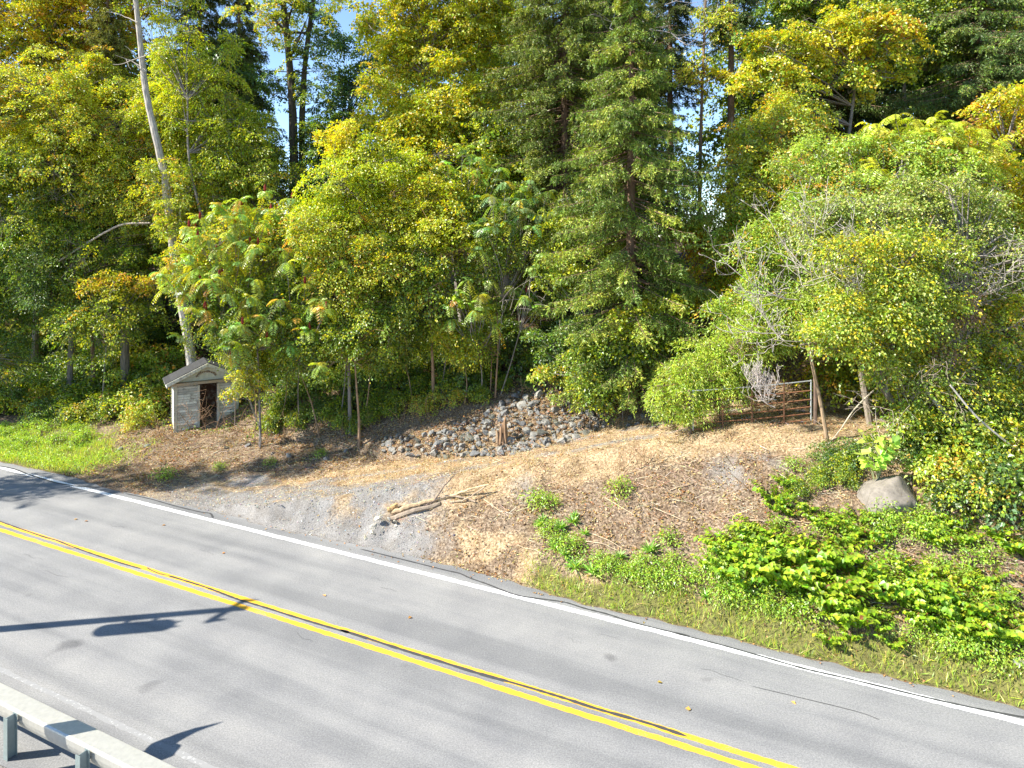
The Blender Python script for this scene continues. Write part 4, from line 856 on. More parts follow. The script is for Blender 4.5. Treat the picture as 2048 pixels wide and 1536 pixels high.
tree('yellow green tree left edge of the broad leafy mound', 29.5, [(1560, 780), (1555, 500), (1550, 330)], .12, [(1500, 330, 29.5, 75, 70, 1.3), (1560, 260, 30, 80, 60, 1.3), (1520, 420, 29, 85, 70, 1.4), (1600, 360, 29.5, 80, 60, 1.3), (1470, 480, 28.7, 70, 50, 1.1, mLG), (1560, 500, 28.5, 95, 60, 1.4, mLG)], mYG, L=.12, W=.075)
tree('yellow orange maple in half shade at the frame edge', 28, [(2060, 800), (2040, 500), (2010, 300)], .14, [(1990, 270, 28.5, 80, 60, 1.2, mO, 2.0), (2040, 380, 27.5, 70, 60, 1.2), (1960, 400, 28, 90, 50, 1.2), (2040, 240, 28.5, 80, 60, 1.2), (1990, 470, 27.5, 80, 40, 1.1)], mY, L=.13, W=.11, lai=2.8)
sumac('feathery yellow green sumac topping the leafy mound', (1900, 800, 26), [(1790, 235, 26.5), (1830, 245, 26.3), (1870, 240, 26.2), (1910, 250, 26), (1850, 270, 26), (1940, 265, 26), (1890, 280, 25.8), (1980, 290, 26), (1960, 320, 25.8), (1810, 275, 26.3), (1760, 260, 26.6)], 26, fruit=0, L=.75, n=11, mixv=[(5, (.38,.45,.03)), (2, YG), (.3, ORG)], group=None)
tree('broad leafy mound of pale green box elder beside the gate', 25.8, [(1800, 870), (1770, 650), (1740, 450)], .2, [(1660, 330, 27, 100, 70, 1.5), (1760, 330, 26.5, 100, 65, 1.5), (1870, 340, 26, 100, 65, 1.5), (1700, 420, 26, 120, 70, 1.6), (1840, 430, 25.5, 120, 70, 1.6), (1620, 470, 26, 100, 70, 1.5), (1600, 635, 25.2, 85, 35, 1), (1490, 640, 26, 80, 45, 1), (1680, 640, 25.6, 70, 35, .9), (1560, 570, 25.8, 110, 60, 1.4), (1660, 560, 25.6, 100, 55, 1.3), (1500, 600, 26, 70, 50, 1.1)], mLG, bark='grey', L=.12, W=.055, lai=3.2, droop=.5)
tree('grey green vine wrapped tree at the far end of the mound', 22.5, [(1960, 900), (1940, 700), (1930, 520)], .16, [(1960, 470, 23.5, 90, 70, 1.3), (2040, 520, 23, 80, 70, 1.2), (1900, 560, 23.3, 90, 60, 1.2), (2010, 620, 22.5, 90, 70, 1.2, mYG), (1960, 700, 22.3, 90, 60, 1.1, mYG), (1880, 500, 23, 80, 60, 1.1), (2040, 760, 21.5, 80, 70, 1.1, mYG), (1930, 820, 21.3, 70, 50, .9, mG), (2030, 900, 20.6, 80, 60, 1, mG), (1880, 690, 22, 50, 40, .8), (1660, 450, 22.6, 90, 45, .9), (1760, 420, 22.6, 90, 45, .9), (1700, 560, 22.4, 70, 30, .6), (1820, 600, 22.2, 70, 40, .7), (1860, 400, 23, 90, 50, 1)], [(5, (.29,.34,.07)), (3, GR), (2, (.40,.42,.12))], L=.09, W=.065, K=36, rc=.4, lai=2.7)
tree('low willow leaved bush spilling to the driveway by the gate', 24.3, [(1440, 835), (1430, 760)], .05, [(1380, 740, 24.3, 75, 50, .9), (1460, 700, 24.5, 90, 50, 1), (1530, 660, 24.8, 90, 50, 1), (1350, 790, 24, 50, 35, .6), (1440, 770, 24.2, 60, 35, .7), (1590, 620, 25, 80, 40, 1), (1380, 820, 23.9, 35, 18, .5)], [(6, (.31,.40,.045)), (3, (.40,.47,.06)), (1.5, GR)], L=.12, W=.034, K=60, rc=.4, lai=3.0, droop=.8, name='willow_leaved_bush', cat='bush', bark='brown')
# old tree at the right with leaning limbs and its broken neighbour
OT = empty('old_tree', P(1850, 905, 21.6) * 0 + np.array([*G(1840, 905)]), 'old leaning tree with arching bare limbs right of the gate', 'tree'); o0 = np.array(OT.location); g = Geo(); dO = o0[1]
for pts, r_, r2 in [([(1850, 930), (1822, 850), (1775, 790), (1740, 745), (1700, 712), (1640, 688), (1600, 690)],   .12, .03), ([(1850, 930), (1835, 850), (1800, 760), (1782, 660), (1788, 560), (1835, 500), (1870, 430)], .14, .012), ([(1870, 930), (1880, 850), (1850, 780), (1900, 700), (1950, 620)], .12, .02),
                   ([(1785, 600), (1770, 520), (1740, 440)], .07, .012), ([(1775, 790), (1760, 730), (1735, 690)], .1, .04)]:
    q = smooth_path([P(a_, b_, dO + .15 * math.sin(i_ * 2)) for i_, (a_, b_) in enumerate(pts)], 6); tube(g, q, np.linspace(r_, r2, len(q)), 9, (.19, .15, .105), .06)
g.build('trunk', M_BARK, OT, origin=o0)
gcr = Geo()
for px, py, rx, ry in [(1690, 690, 60, 22), (1760, 720, 45, 28), (1810, 830, 40, 40), (1700, 640, 60, 28), (1790, 650, 40, 35), (1640, 650, 40, 20), (1700, 500, 80, 40), (1800, 480, 90, 40), (1680, 600, 60, 35), (1900, 600, 90, 50), (1830, 680, 60, 40), (1860, 780, 60, 40), (1760, 620, 60, 40), (1850, 640, 80, 50), (1900, 740, 70, 50), (1800, 560, 70, 40), (1960, 800, 80, 60), (2020, 880, 60, 60)]:
    cen = P(px, py, dO - .25); rad = np.array([rx * dO / F, .9, ry * dO / F]); pc, o, r = blob_points(cen, rad, 70, 0); spray(gcr, pc, o, 26, .38, .085, .06, [(4, LG), (3, GR), (2, YG), (1, YE)])
gcr.build('crown', M_LEAF, OT, origin=o0)
def lone(name, lb, cat, pts, r_, r2, col, grp=None, k=8, m=M_BARK):
    q = smooth_path([P(*p) for p in pts], 6); g = Geo(); tube(g, q, np.linspace(r_, r2, len(q)), k, col, .04); o = g.build(name, m, origin=q[0]); o.location = q[0]; tag(o, lb, cat, grp); return o
d1 = G(1655, 890)[1]; lone('leaning_trunk', 'thin tan trunk leaning in front of the gate latch', 'tree trunk', [(1657, 893, d1), (1640, 800, d1), (1622, 715, d1), (1612, 640, d1 + .4)], .065, .045, (.33, .23, .14))
d2 = G(1742, 850)[1]
lone('snapped_trunk', 'grey trunk snapped off with bright torn orange wood', 'tree trunk', [(1742, 862, d2), (1732, 800, d2), (1722, 742, d2)], .12, .10, (.26, .22, .17))
g = Geo(); c = P(1728, 735, d2 - .1)
for k_ in range(9): tube(g, [c + rng.normal(size=3) * .07, c + np.array([.16, 0, .03]) + rng.normal(size=3) * .09, c + np.array([.3, 0, .12]) + rng.normal(size=3) * .08], [.05, .05, .01], 5, np.array((.55, .33, .09)) * rng.uniform(.8, 1.15), .1)
par = [o for o in scene.objects if o.name.startswith('snapped_trunk')][0]; o = g.build('torn_wood', M_PLAIN, par, origin=np.array(par.location))
lone('fallen_bough', 'bleached bare bough slanting down across the dark trees', 'dead branch', [(118, 522, 37.6), (165, 492, 37.5), (215, 462, 37.4), (250, 448, 37.4), (300, 446, 37.3)], .05, .05, (.50, .42, .34), 'fallen boughs')
lone('broken_bough', 'pale broken bough pointing down through the shrubs, right side', 'dead branch', [(1835, 742, 20.8), (1860, 790, 20.6), (1900, 835, 20.4)], .06, .07, (.5, .45, .38), 'fallen boughs')
lone('slanting_bough', 'long thin grey bough slanting over the vines at the frame edge', 'dead branch', [(1900, 770, 19.6), (1960, 840, 19.4), (2060, 920, 19.2)], .025, .03, (.42, .38, .33), 'fallen boughs')
lone('hanging_bough', 'thin bare bough crossing low before the driveway end', 'dead branch', [(1765, 765, 22), (1712, 815, 21.9), (1680, 860, 21.8), (1655, 890, 21.7)], .028, .01, (.45, .38, .28), 'fallen boughs')
# bare twigs
bare('tangle of bare grey twigs over the gate side of the old tree', 21.6, [(1600, 600, 21.9, -1, -.3, .15), (1580, 670, 21.9, -1, -.3, .1), (1700, 560, 21.8, -1, -.2, .25), (1680, 620, 22.3, -1, -.3, .0), (1740, 520, 22.2, -1, -.2, .3), (1650, 680, 22.2, -1, -.3, -.1), (1760, 640, 22.0, -1, -.3, .3), (1640, 560, 22.4, -1, -.2, .5)], 2.1, .02, 3, col=(.44, .385, .335), curl=.55, minr=.0065)
bare('pale drooping twig spray before the gate rails', 22.6, [(1556, 760, 22.6, -.2, 0, -1), (1553, 800, 22.6, -1, 0, .1), (1550, 815, 22.6, -1, -.1, .3), (1552, 790, 22.6, -1, 0, -.2)], .95, .018, 3, col=(.48, .42, .38), curl=1.6)
bare('dense dead brown and grey twigs among vines on the mound face', 21.8, [(1850, 560, 22, .6, -.3, .4), (1880, 620, 21.8, .7, -.3, .5), (1800, 700, 21.6, -.5, -.3, .7), (1900, 540, 22.1, 1, -.3, .1), (1840, 520, 22.2, -.8, -.2, .3), (1950, 600, 21.8, .8, -.3, .6), (1810, 640, 21.7, -.8, -.2, .1), (1770, 600, 21.9, .1, -.3, -1)], 1.6, .018, 3, col=(.38, .33, .28), curl=.3, minr=.0055)
for lb_, pts_, L_ in [('brown dead brush heaped against the lit side of the shelter', [(335, 885), (322, 880), (345, 892), (300, 886)], 1.0),
        ('dry cane thicket between the shelter and the crooked sapling', [(520, 872), (545, 868), (570, 872), (590, 866)], 1.1), ('dead brush under the multi stem sapling clump', [(680, 872), (710, 866), (740, 862)], 1.0),
        ('thin dry canes behind the low end of the stone pile', [(800, 850), (830, 842), (860, 838)], .9), ('dead canes leaning on the shaded top of the stones', [(1040, 790), (1075, 786), (1110, 790)], .8),
        ('dry seed stalks standing on the driveway edge', [(1290, 930), (1283, 938), (1300, 936), (1240, 940)], .8), ('long thin dry stalks leaning on the bank below the gate', [(1465, 935), (1500, 985), (1530, 1000)], 1.3), ('brown stalks among the vines past the boulder', [(1900, 1000), (1940, 1020), (1880, 1010)], 1.1)]:
    st_l = []
    for px, py in pts_:
        q_ = G(px, py); d_ = q_[1]
        for _ in range(3): st_l.append((px + rng.uniform(-6, 6), py, d_, rng.normal(0, .35), rng.normal(0, .2), 1.0, rng.uniform(.6, 1.1)))
    bare(lb_, 0, st_l, L_, .011, 1, col=(.36, .23, .13), curl=0, name='dead_canes', cat='dead weeds', minr=.0045)
bare('brown dead vines hanging on the old tree trunk', 21.0, [(1780, 700, 21.2, .1, -.2, -1), (1820, 720, 21.2, .3, -.2, -1), (1850, 680, 21.2, .5, -.2, -.6), (1790, 620, 21.4, -.5, -.2, -.8), (1870, 760, 21, .2, -.2, -1), (1760, 760, 21.3, -.4, -.2, -.8), (1900, 700, 21.1, .5, -.2, -.8), (1800, 820, 21, .2, -.3, .8)], 1.7, .016, 3, col=(.36, .29, .22), curl=-.15, name='dead_vine', cat='dead vine')
tree('withered brown leaved vine beside the broken bough', 20.6, [(1900, 860), (1895, 760)], .03, [(1895, 720, 20.8, 30, 60, .5), (1860, 660, 21, 35, 30, .5), (1940, 620, 21.2, 40, 30, .5)], [(4, (.34, .22, .12)), (2, (.46, .34, .2)), (1, YG)], L=.08, W=.05, K=26, rc=.3, lai=2, name='withered_vine', cat='vine', mat_=M_DRY)
tree('leafy vine draped over the middle of the old tree', 21.2, [(1800, 880), (1795, 700)], .03, [(1820, 560, 21.4, 60, 45, .6), (1740, 600, 21.5, 50, 35, .5), (1850, 850, 20.6, 50, 45, .5), (1770, 480, 21.8, 70, 40, .7), (1830, 760, 20.9, 40, 40, .4), (1900, 500, 21.6, 60, 40, .6)], [(4, LG), (3, YG), (2, GR)], L=.085, W=.065, K=30, rc=.34, lai=1.9, name='climbing_vine', cat='vine')
bare('dead weeds and canes crowding the shelter doorway', 32, [(430, 875, 31.9, .1, -.1, 1), (445, 875, 32.2, .3, -.1, .9), (415, 870, 32.4, -.2, -.1, 1), (400, 872, 32.2, -.4, -.1, .9), (460, 878, 32, .5, -.1, .8), (375, 872, 32.3, .5, -.1, 1), (350, 880, 32, .6, 0, 1), (472, 872, 32.1, .2, 0, 1), (340, 882, 32, -.5, 0, 1)], 1.5, .014, 2, col=(.30, .18, .10), curl=.1, name='dead_canes', cat='dead weeds')
bare('bare spruce boughs hanging at the frame top', 32.5, [(1240, -10, 32.5, .1, -.2, -1), (1260, 10, 32.5, .5, -.2, -.8), (1330, 10, 33, 1, -.2, .2), (1300, 60, 33, .8, -.3, -.2), (1380, 60, 33.5, .9, -.2, .3)], 2.0, .02, 2, curl=.2)
bare('twisted dead vine stems over the stone pile', 29, [(1120, 640, 29, .2, 0, -1), (1150, 600, 29, .3, 0, -1), (1060, 560, 29, -.2, 0, -1), (1020, 620, 29.2, .5, 0, .9), (1210, 640, 28, -.2, 0, -1)], 1.4, .012, 2, col=(.36, .31, .25), curl=-.3, name='dead_vine', cat='dead vine')
bare('dead twigs hanging inside the dark trees by the bend', 38, [(140, 480, 38, .5, 0, -.5), (250, 500, 38.2, -.6, 0, -.6), (210, 560, 38, .3, 0, .7), (300, 560, 38, .7, 0, .4), (170, 430, 38, -.5, 0, .6), (280, 440, 37.8, 1, 0, .3)], 1.9, .018, 3, col=(.34, .29, .24), curl=.2)
bare('small pale branches broken from the leaning pale trunk', 36, [(275, 45, 36, -1, 0, .2), (285, 20, 36, 1, 0, .8), (300, 105, 36, -.8, 0, -.7), (290, 145, 36, -1, 0, .2)], 1.3, .035, 1, col=(.46, .41, .35), curl=0)
# off-frame tree across the road whose shade reaches the bend
tree('tall roadside tree outside the view that shades the bend and the litter', 25.5, [(-1000, 1000, 25.3), (-990, 300, 25.3), (-980, -300, 25.3)], .3, [(-965, 330, 25.3, 90, 90, 1.3), (-965, 160, 25.3, 110, 100, 1.5), (-980, -20, 25.3, 110, 100, 1.5), (-960, -200, 25.3, 120, 100, 1.5), (-930, -330, 25.6, 110, 90, 1.4)], mG, L=.24, W=.16, lai=1.25, K=30, rc=.6)

# ------------------------------------------------------------------ understory shrubs: kinds, then copies
def shrub(mixv, L, W, lf=leaf4, heart=None, n=70, K=34, seed=0, h=1.5, w=1.2, name='shrub'):
    root = empty(name, (0, 0, 0), 'x', 'shrub', 'shrubs under the trees'); gt_ = Geo(); gc = Geo()
    cen = np.array([0, 0, h * .55]); rad = np.array([w, w, h * .55]); pc, o, r = blob_points(cen, rad, n, 0, .5); pc[:, 2] = np.maximum(pc[:, 2], .08)
    spray(gc, pc, o, K, .36, L, W, mixv, .4, .9, lf, .2, .06, heart)
    a_ = np.zeros_like(pc); a_[:, :2] = pc[:, :2] * .12; mid = (a_ + pc) / 2 + UP * .12; segs(gt_, a_, mid, .012, .008, 3, BARKS['brown']); segs(gt_, mid, pc, .008, .004, 3, BARKS['brown'])
    gt_.build('stems', M_BARK, root); gc.build('foliage', M_LEAF, root); return root
SH = [shrub(mG, .11, .075), shrub(mD, .12, .085, name='shrub'), shrub(mLG, .12, .10, leaf6, True, 60, 24), shrub(mYG, .10, .07)]
SHN = ['mid green shrub', 'dark glossy shrub', 'broad leaved grey green shrub', 'yellow green shrub']
sp = []; rs = np.random.default_rng(21)
for px in range(-30, 340, 42):                # band behind the left verge
    for py in (700, 745, 790, 822): sp.append((px + rs.uniform(-18, 18), py + rs.uniform(-10, 10), rs.choice([0, 1, 1, 3]), rs.uniform(.9, 1.35)))
sp += [(300, 835, 2, 1.0), (265, 820, 2, 1.1), (330, 790, 2, 1.2), (300, 760, 2, 1.2), (345, 740, 2, 1.1), (250, 780, 2, 1.1), (225, 835, 0, 1.0), (180, 838, 3, .9), (275, 855, 3, .7), (140, 842, 0, .8), (100, 838, 1, .8)]
for px in range(500, 1010, 48):               # between the saplings
    for py in (705, 745, 780): sp.append((px + rs.uniform(-18, 18), py + rs.uniform(-12, 12), rs.choice([0, 1, 1, 0]), rs.uniform(.7, 1.1)))
sp += [(680, 838, 0, .8), (750, 822, 0, .8), (790, 820, 0, .7), (730, 800, 1, .9), (640, 830, 1, .7), (600, 800, 1, .9), (840, 790, 0, .7), (560, 820, 0, .8)]
for px in range(1020, 1330, 50):
    for py in (690, 740): sp.append((px + rs.uniform(-18, 18), py + rs.uniform(-10, 10), rs.choice([0, 1, 1]), rs.uniform(.7, 1.1)))
sp += [(1205, 815, 0, .55), (1130, 772, 0, .5), (1010, 775, 0, .45), (1060, 770, 1, .4), (1165, 800, 3, .5)]
for px in range(1680, 2100, 50):              # behind the old tree
    for py in (760, 800): sp.append((px + rs.uniform(-18, 18), py + rs.uniform(-10, 10), rs.choice([0, 1, 3]), rs.uniform(.8, 1.2)))
sp += [(1900, 900, 3, .9), (1960, 930, 0, 1.1), (2030, 960, 3, 1.1), (1880, 960, 2, .8), (1950, 1000, 3, .9), (2040, 1020, 1, 1.0), (1920, 1020, 1, .7), (1985, 870, 3, 1.2), (2050, 880, 3, 1.3), (1860, 900, 1, .8), (1920, 860, 0, 1.1), (1990, 960, 0, 1.0),
       (1690, 940, 0, .5), (1660, 925, 1, .45), (1720, 925, 1, .5), (1640, 960, 0, .4), (1690, 970, 0, .4), (1600, 990, 0, .4), (1750, 905, 0, .5), (1830, 930, 1, .55)]
sp += [(x + rs.uniform(-15, 15), y + rs.uniform(-8, 8), rs.choice([0, 3, 3]), rs.uniform(.9, 1.4)) for x in range(-20, 330, 60) for y in (640, 690)]
sp += [(x + rs.uniform(-15, 15), y, rs.choice([0, 3, 0]), rs.uniform(.5, .8)) for x, y in [(560, 845), (610, 850), (670, 850), (760, 838), (800, 828), (850, 822), (900, 806), (950, 800), (700, 862), (740, 852), (535, 858)]]
first = [True] * 4
def where(px, py):
    if px < 120: return 'behind the verge at the bend'
    if px < 230: return 'under the fallen bough'
    if px < 400: return 'close beside the shelter side wall'
    if px < 600: return 'between shelter and crooked sapling'
    if px < 780: return 'around the multi stem tan sapling'
    if px < 1010: return 'behind the straight tan trunks'
    if px < 1180: return 'in the hollow above the stones'
    if px < 1340: return 'under the drooping spruce skirt'
    if px < 1780: return 'between driveway and boulder'
    return 'in the vines past the boulder'
for i_, (px, py, kd, sc) in enumerate(sp):
    p = G(px, py, 14, 60); p[2] -= .1; lb = f'{["low", "tall", "leggy", "rounded", "spreading", "ragged"][int(sc * 37 + i_) % 6]} {SHN[kd]} {where(px, py)}'
    if first[kd]: first[kd] = False; SH[kd].location = p; SH[kd].scale = (sc,) * 3; SH[kd]['label'] = lb
    else: copy_tree(SH[kd], p, i_ * 2.1, sc, lb)

# ------------------------------------------------------------------ knotweed, rosettes and the big leaved plant
def knotweed(seed, h=.85, n=13, big=1.0, mixv=None):
    root = empty('knotweed_plant', (0, 0, 0), 'x', 'plant', 'knotweed plants on the bank'); gs = Geo(); gl = Geo(); mixv = mixv or [(6, (.29, .45, .022)), (3, (.37, .50, .03)), (4, (.18, .31, .03)), (.1, YE), (.25, BR)]
    for k in range(n):
        az = rng.uniform(0, 6.283); o = np.array([math.cos(az), math.sin(az), 0]); b0 = o * rng.uniform(0, .25); hh = h * rng.uniform(.55, 1.15); s_ = np.linspace(0, 1, 9)
        q = b0 + o * (hh * .75 * s_ ** 1.6)[:, None] + UP * (hh * (s_ - .28 * s_ ** 2.5))[:, None]
        tube(gs, q, np.linspace(.008, .003, 9), 4, (.25, .14, .05), cap=False)
        m = 17; ts = np.linspace(.15, 1, m); c = np.stack([np.interp(ts, s_, q[:, i]) for i in range(3)], 1); sd = np.cross(o, UP)
        sg = np.where(np.arange(m) % 2, 1, -1)[:, None]; d = nrm(sd * sg * .9 + o * .55 - UP * .25 + .25 * rng.normal(size=(m, 3))); nn = nrm(UP + o * .2 + .28 * rng.normal(size=(m, 3)))
        z = .155 * big * rng.uniform(.6, 1.15, m); leaf6(gl, c + d * .02, d, nn, z, z * .82, .12, palette(m, mixv), True)
    gs.build('stems', M_BARK, root); gl.build('foliage', M_BANK, root); return root
KW = [knotweed(1), knotweed(2, .7, 11), knotweed(3, .95, 15), knotweed(4, .55, 9, .85, [(5, (.4,.5,.03)), (2, YE), (2, (.46,.5,.06))])]
kp = []; rs = np.random.default_rng(33)
def patch(x0, y0, x1, y1, n, spread, s0=.7, s1=1.1, ks=(0, 1, 2)):
    for t in rs.random(n): kp.append((x0 + (x1 - x0) * t + rs.normal(0, spread), y0 + (y1 - y0) * t + rs.normal(0, spread * .6), rs.choice(ks), rs.uniform(s0, s1)))
patch(1460, 1105, 1700, 1290, 34, 28); patch(1600, 1110, 1760, 1190, 13, 24); patch(1440, 1110, 1540, 1120, 5, 12, .6, .8); patch(1790, 1180, 2030, 1300, 26, 32, .6, 1.0); patch(1880, 1130, 2040, 1230, 7, 20, .6, .9, (0, 3))
patch(1540, 1000, 1720, 1080, 11, 22, .45, .8); patch(1740, 1075, 1980, 1075, 10, 18, .45, .75); patch(1700, 1250, 2000, 1350, 9, 22, .45, .7, (1, 3)); patch(1400, 1170, 1470, 1215, 4, 14, .5, .7, (1, 3)); patch(1560, 960, 1600, 980, 3, 10, .4, .55); patch(1990, 1080, 2050, 1140, 4, 12, .5, .8)
first = [True] * 4
def kwhere(px, py):
    if py < 1000: return 'near the upper litter edge'
    if px < 1480: return 'beside the weed rosettes'
    if px < 1720 and py < 1100: return 'on the bare bank below the driveway'
    if px < 1720: return 'in the thick roadside patch'
    if py < 1110: return 'just below the boulder'
    if py > 1280: return 'low beside the grass strip'
    return 'in the patch below the vines'
patch(1430, 1090, 1700, 1120, 8, 22, .4, .7); patch(1500, 1180, 1780, 1330, 12, 30, .4, .7, (0, 1, 3)); patch(1700, 1120, 2040, 1330, 22, 48, .4, .75, (0, 1, 2, 3)); patch(1560, 1010, 1960, 1090, 14, 26, .35, .6)
for i_, (px, py, kd, sc) in enumerate(kp):
    p = G(px, py)
    if xy2sn(p[0], p[1])[1] < 19.1: py -= 45; p = G(px, py)
    p[2] -= .03; lb = f'{["bright yellow green knotweed", "short bright green knotweed", "tall arching knotweed", "yellowing knotweed"][kd]} {kwhere(px, py)}'
    if first[kd]: first[kd] = False; KW[kd].location = p; KW[kd].scale = (sc,) * 3; KW[kd]['label'] = lb
    else: copy_tree(KW[kd], p, i_ * 1.3, sc, lb)
def rosette(seed):
    g = Geo(); n = 22; az = np.linspace(0, 2 * np.pi * 3, n) + rng.normal(0, .2, n); el = np.linspace(.15, 1.1, n); d = np.stack([np.cos(az) * np.cos(el), np.sin(az) * np.cos(el), np.sin(el)], 1)
    leaf6(g, np.zeros((n, 3)) + UP * .03, d, nrm(UP - d * .3 + .1 * rng.normal(size=(n, 3))), rng.uniform(.26, .42, n), .075, .18, palette(n, [(5, (.2, .36, .07)), (2, (.28, .42, .08))]))
    o = g.build('weed_rosette', M_LEAF); tag(o, 'x', 'weed', 'leafy weed rosettes on the bank'); return o
RO = [rosette(1), rosette(2), rosette(3)]
RP = [(1080, 1055, 'topmost rosette at the left end of the weeds', .8), (1120, 1060, 'upright rosette on the bare upper bank', 1), (1145, 1050, 'tall rosette beside the pale dead stick', .9), (1170, 1072, 'small rosette below the tall one', .7), (1085, 1045, 'dark leaved clump at the weed patch top', .8), (1150, 1140, 'large pale spreading rosette low on the bank', 1.15), (1185, 1150, 'second large rosette next to the grass', 1.1), (1300, 1108, 'bluish rosette standing alone in litter', 1.1), (1110, 1100, 'rosette mid way down the weed patch', .9), (1130, 1115, 'rosette close above the pale spreading one', .9), (1240, 1120, 'rosette half hidden by yellow green weeds', .8), (1150, 1035, 'tiny pale rosette in dry litter', .6), (1410, 1200, 'rosette at the road grass below the knotweed', .8)]
for i_, (px, py, lb, sc) in enumerate(RP):
    p = G(px, py); o = RO[i_] if i_ < 3 else RO[i_ % 3].copy()
    if i_ >= 3: C.objects.link(o)
    o.location = p; o.rotation_euler = (0, 0, i_ * 1.9); o.scale = (sc,) * 3; o['label'] = lb
wd = []
SM = shrub([(6, (.3, .42, .04)), (3, (.2, .32, .04))], .07, .04, n=26, K=16, h=.45, w=.4, name='roadside_weed'); SM['category'] = 'weed'; SM['group'] = 'low weeds on the bank'
WP = [(1090, 1075), (1115, 1085), (1100, 1062), (1130, 1100), (1150, 1108), (1200, 1130), (1230, 1140), (1260, 1150), (1290, 1165), (1320, 1150), (1340, 1170), (1290, 1140), (1250, 1175), (1210, 1165), (1370, 1190), (1320, 1190), (1280, 1190), (1390, 1160), (1350, 1130), (1075, 1010), (1100, 1015), (1240, 990), (1560, 1060), (1340, 1090), (1940, 1310), (1990, 1330), (2035, 1340), (1860, 1240), (1900, 1270), (1830, 1300), (440, 940), (330, 958), (640, 915), (540, 930), (1590, 940), (1640, 975)] + [(rs.uniform(1420, 2040), rs.uniform(1060, 1340)) for _ in range(46)] + [(rs.uniform(-10, 180), rs.uniform(845, 905)) for _ in range(26)] + [(rs.uniform(1740, 1900), rs.uniform(1030, 1060)) for _ in range(6)]
for i_, (px, py) in enumerate(WP):
    p = G(px, py)
    while xy2sn(p[0], p[1])[1] < 18.9: py -= 20; p = G(px, py)
    sc = rs.uniform(.6, 1.1); wl_ = 'in the weed patch on the bank' if px < 1420 and py > 1040 else 'among the knotweed' if px < 1800 and py > 1040 else 'low at the grass strip' if px > 1800 else 'in the verge grass at the bend' if px < 200 else 'in brown litter before the shelter' if px < 700 else 'alone in litter of the upper bank'
    lb = f'{["fine leaved", "tufted", "spindly", "bushy", "pale"][i_ % 5]} small weed {wl_}'
    if i_ == 0: SM.location = p; SM['label'] = lb; SM.scale = (sc,) * 3
    else: copy_tree(SM, p, i_ * 1.1, sc, lb)
bl = empty('broad_leaved_plant', G(1752, 975), 'tall plant with big bright pale leaves right above the boulder', 'plant'); b0 = np.array(bl.location); gs = Geo(); gl = Geo(); dB = b0[1]
for k_ in range(8):
    t = P(1768 + rng.uniform(-48, 48), 885 + rng.uniform(-30, 30), dB - .25 + rng.uniform(-.2, .2)); q = smooth_path([b0, (b0 + t) / 2 + UP * .15, t], 4); tube(gs, q, np.linspace(.014, .006, len(q)), 5, (.4, .42, .2))
    m = 9; ts = np.linspace(.45, 1, m); c = q[(ts * (len(q) - 1)).astype(int)]; d = nrm(np.array([0, -.35, -.3]) + rng.normal(size=(m, 3)) * np.array([1, .5, .3])); z = rng.uniform(.2, .3, m)
    leaf6(gl, c, d, nrm(UP + np.array([-.3, -.5, 0]) + .3 * rng.normal(size=(m, 3))), z, z * .75, .1, palette(m, [(4, (.42, .56, .10)), (2, (.32, .46, .07))]), True)
gs.build('stems', M_BARK, bl, origin=b0); gl.build('foliage', M_LEAF, bl, origin=b0)
print('LEAVES', TOTAL[0])
#PART5
# ------------------------------------------------------------------ what lies and grows on the ground, uncountable
def scatter(n, s0, s1, n0, n1, keep):
    s = rng.uniform(s0, s1, n); t = rng.uniform(n0, n1, n); k = keep(s, t) > rng.random(n); s = s[k]; t = t[k]; x, y = sn2xy(s, t); z = zt(x, y); return np.stack([x, y, z], 1), s, t
def flat_leaf(g, p, L, W, tilt, col, lift=.015, fold=.25):
    m = len(p); az = rng.random(m) * 6.283; d = np.stack([np.cos(az), np.sin(az), rng.normal(0, tilt, m)], 1); leaf4(g, p + UP * lift, nrm(d), nrm(UP + tilt * 1.2 * rng.normal(size=(m, 3))), L, W, fold, col)
def kz(i, a=1, b_=0): return lambda s, t: np.clip(zones(s, t)[i] * a + b_, 0, 1)
g = Geo()
p, s, t = scatter(190000, -27, 6, 18.2, 29.5, lambda s, t: np.clip(zones(s, t)[1] * .9 + .10 * sst(18.4, 19.2, t) - .1 * zones(s, t)[0] * 1, 0, 1) * (.35 + .65 * (vnoise(s * 2.3, t * 2.3, 77) > -.2)))
m = len(p); flat_leaf(g, p, rng.uniform(.08, .26, m), rng.uniform(.006, .013, m), .28, palette(m, [(5, (.62, .49, .29)), (3, (.46, .32, .17)), (2, (.74, .64, .45)), (2, (.30, .18, .10))]), .02)
tag(g.build('straw', M_DRY), kind='stuff')
g = Geo()                                     # tufts of standing dry grass
p, s, t = scatter(26000, -24, 5, 18.4, 26, lambda s, t: zones(s, t)[1] * (vnoise(s * 1.4, t * 1.4, 5) > .1) + .25 * np.exp(-((t - drive(s)[0] + 2.3) / .45) ** 2) * (s > -16))
m = len(p); d = nrm(UP * 1.0 + .42 * rng.normal(size=(m, 3))); leaf4(g, p - UP * .01, d, rdir(m), rng.uniform(.08, .24, m), .009, .1, palette(m, [(5, (.62, .46, .2)), (3, (.5, .33, .14))]))
p, s, t = scatter(420, -15, 2, 20.5, 25, lambda s, t: (vnoise(s * .9, t * .9, 6) > .25) * 1.0)
m = len(p); d = nrm(UP + .18 * rng.normal(size=(m, 3))); L = rng.uniform(.25, .8, m); segs(g, p, p + d * L[:, None], .004, .002, 3, (.36, .22, .11))
tag(g.build('dry_grass', M_DRY), kind='stuff')
g = Geo()
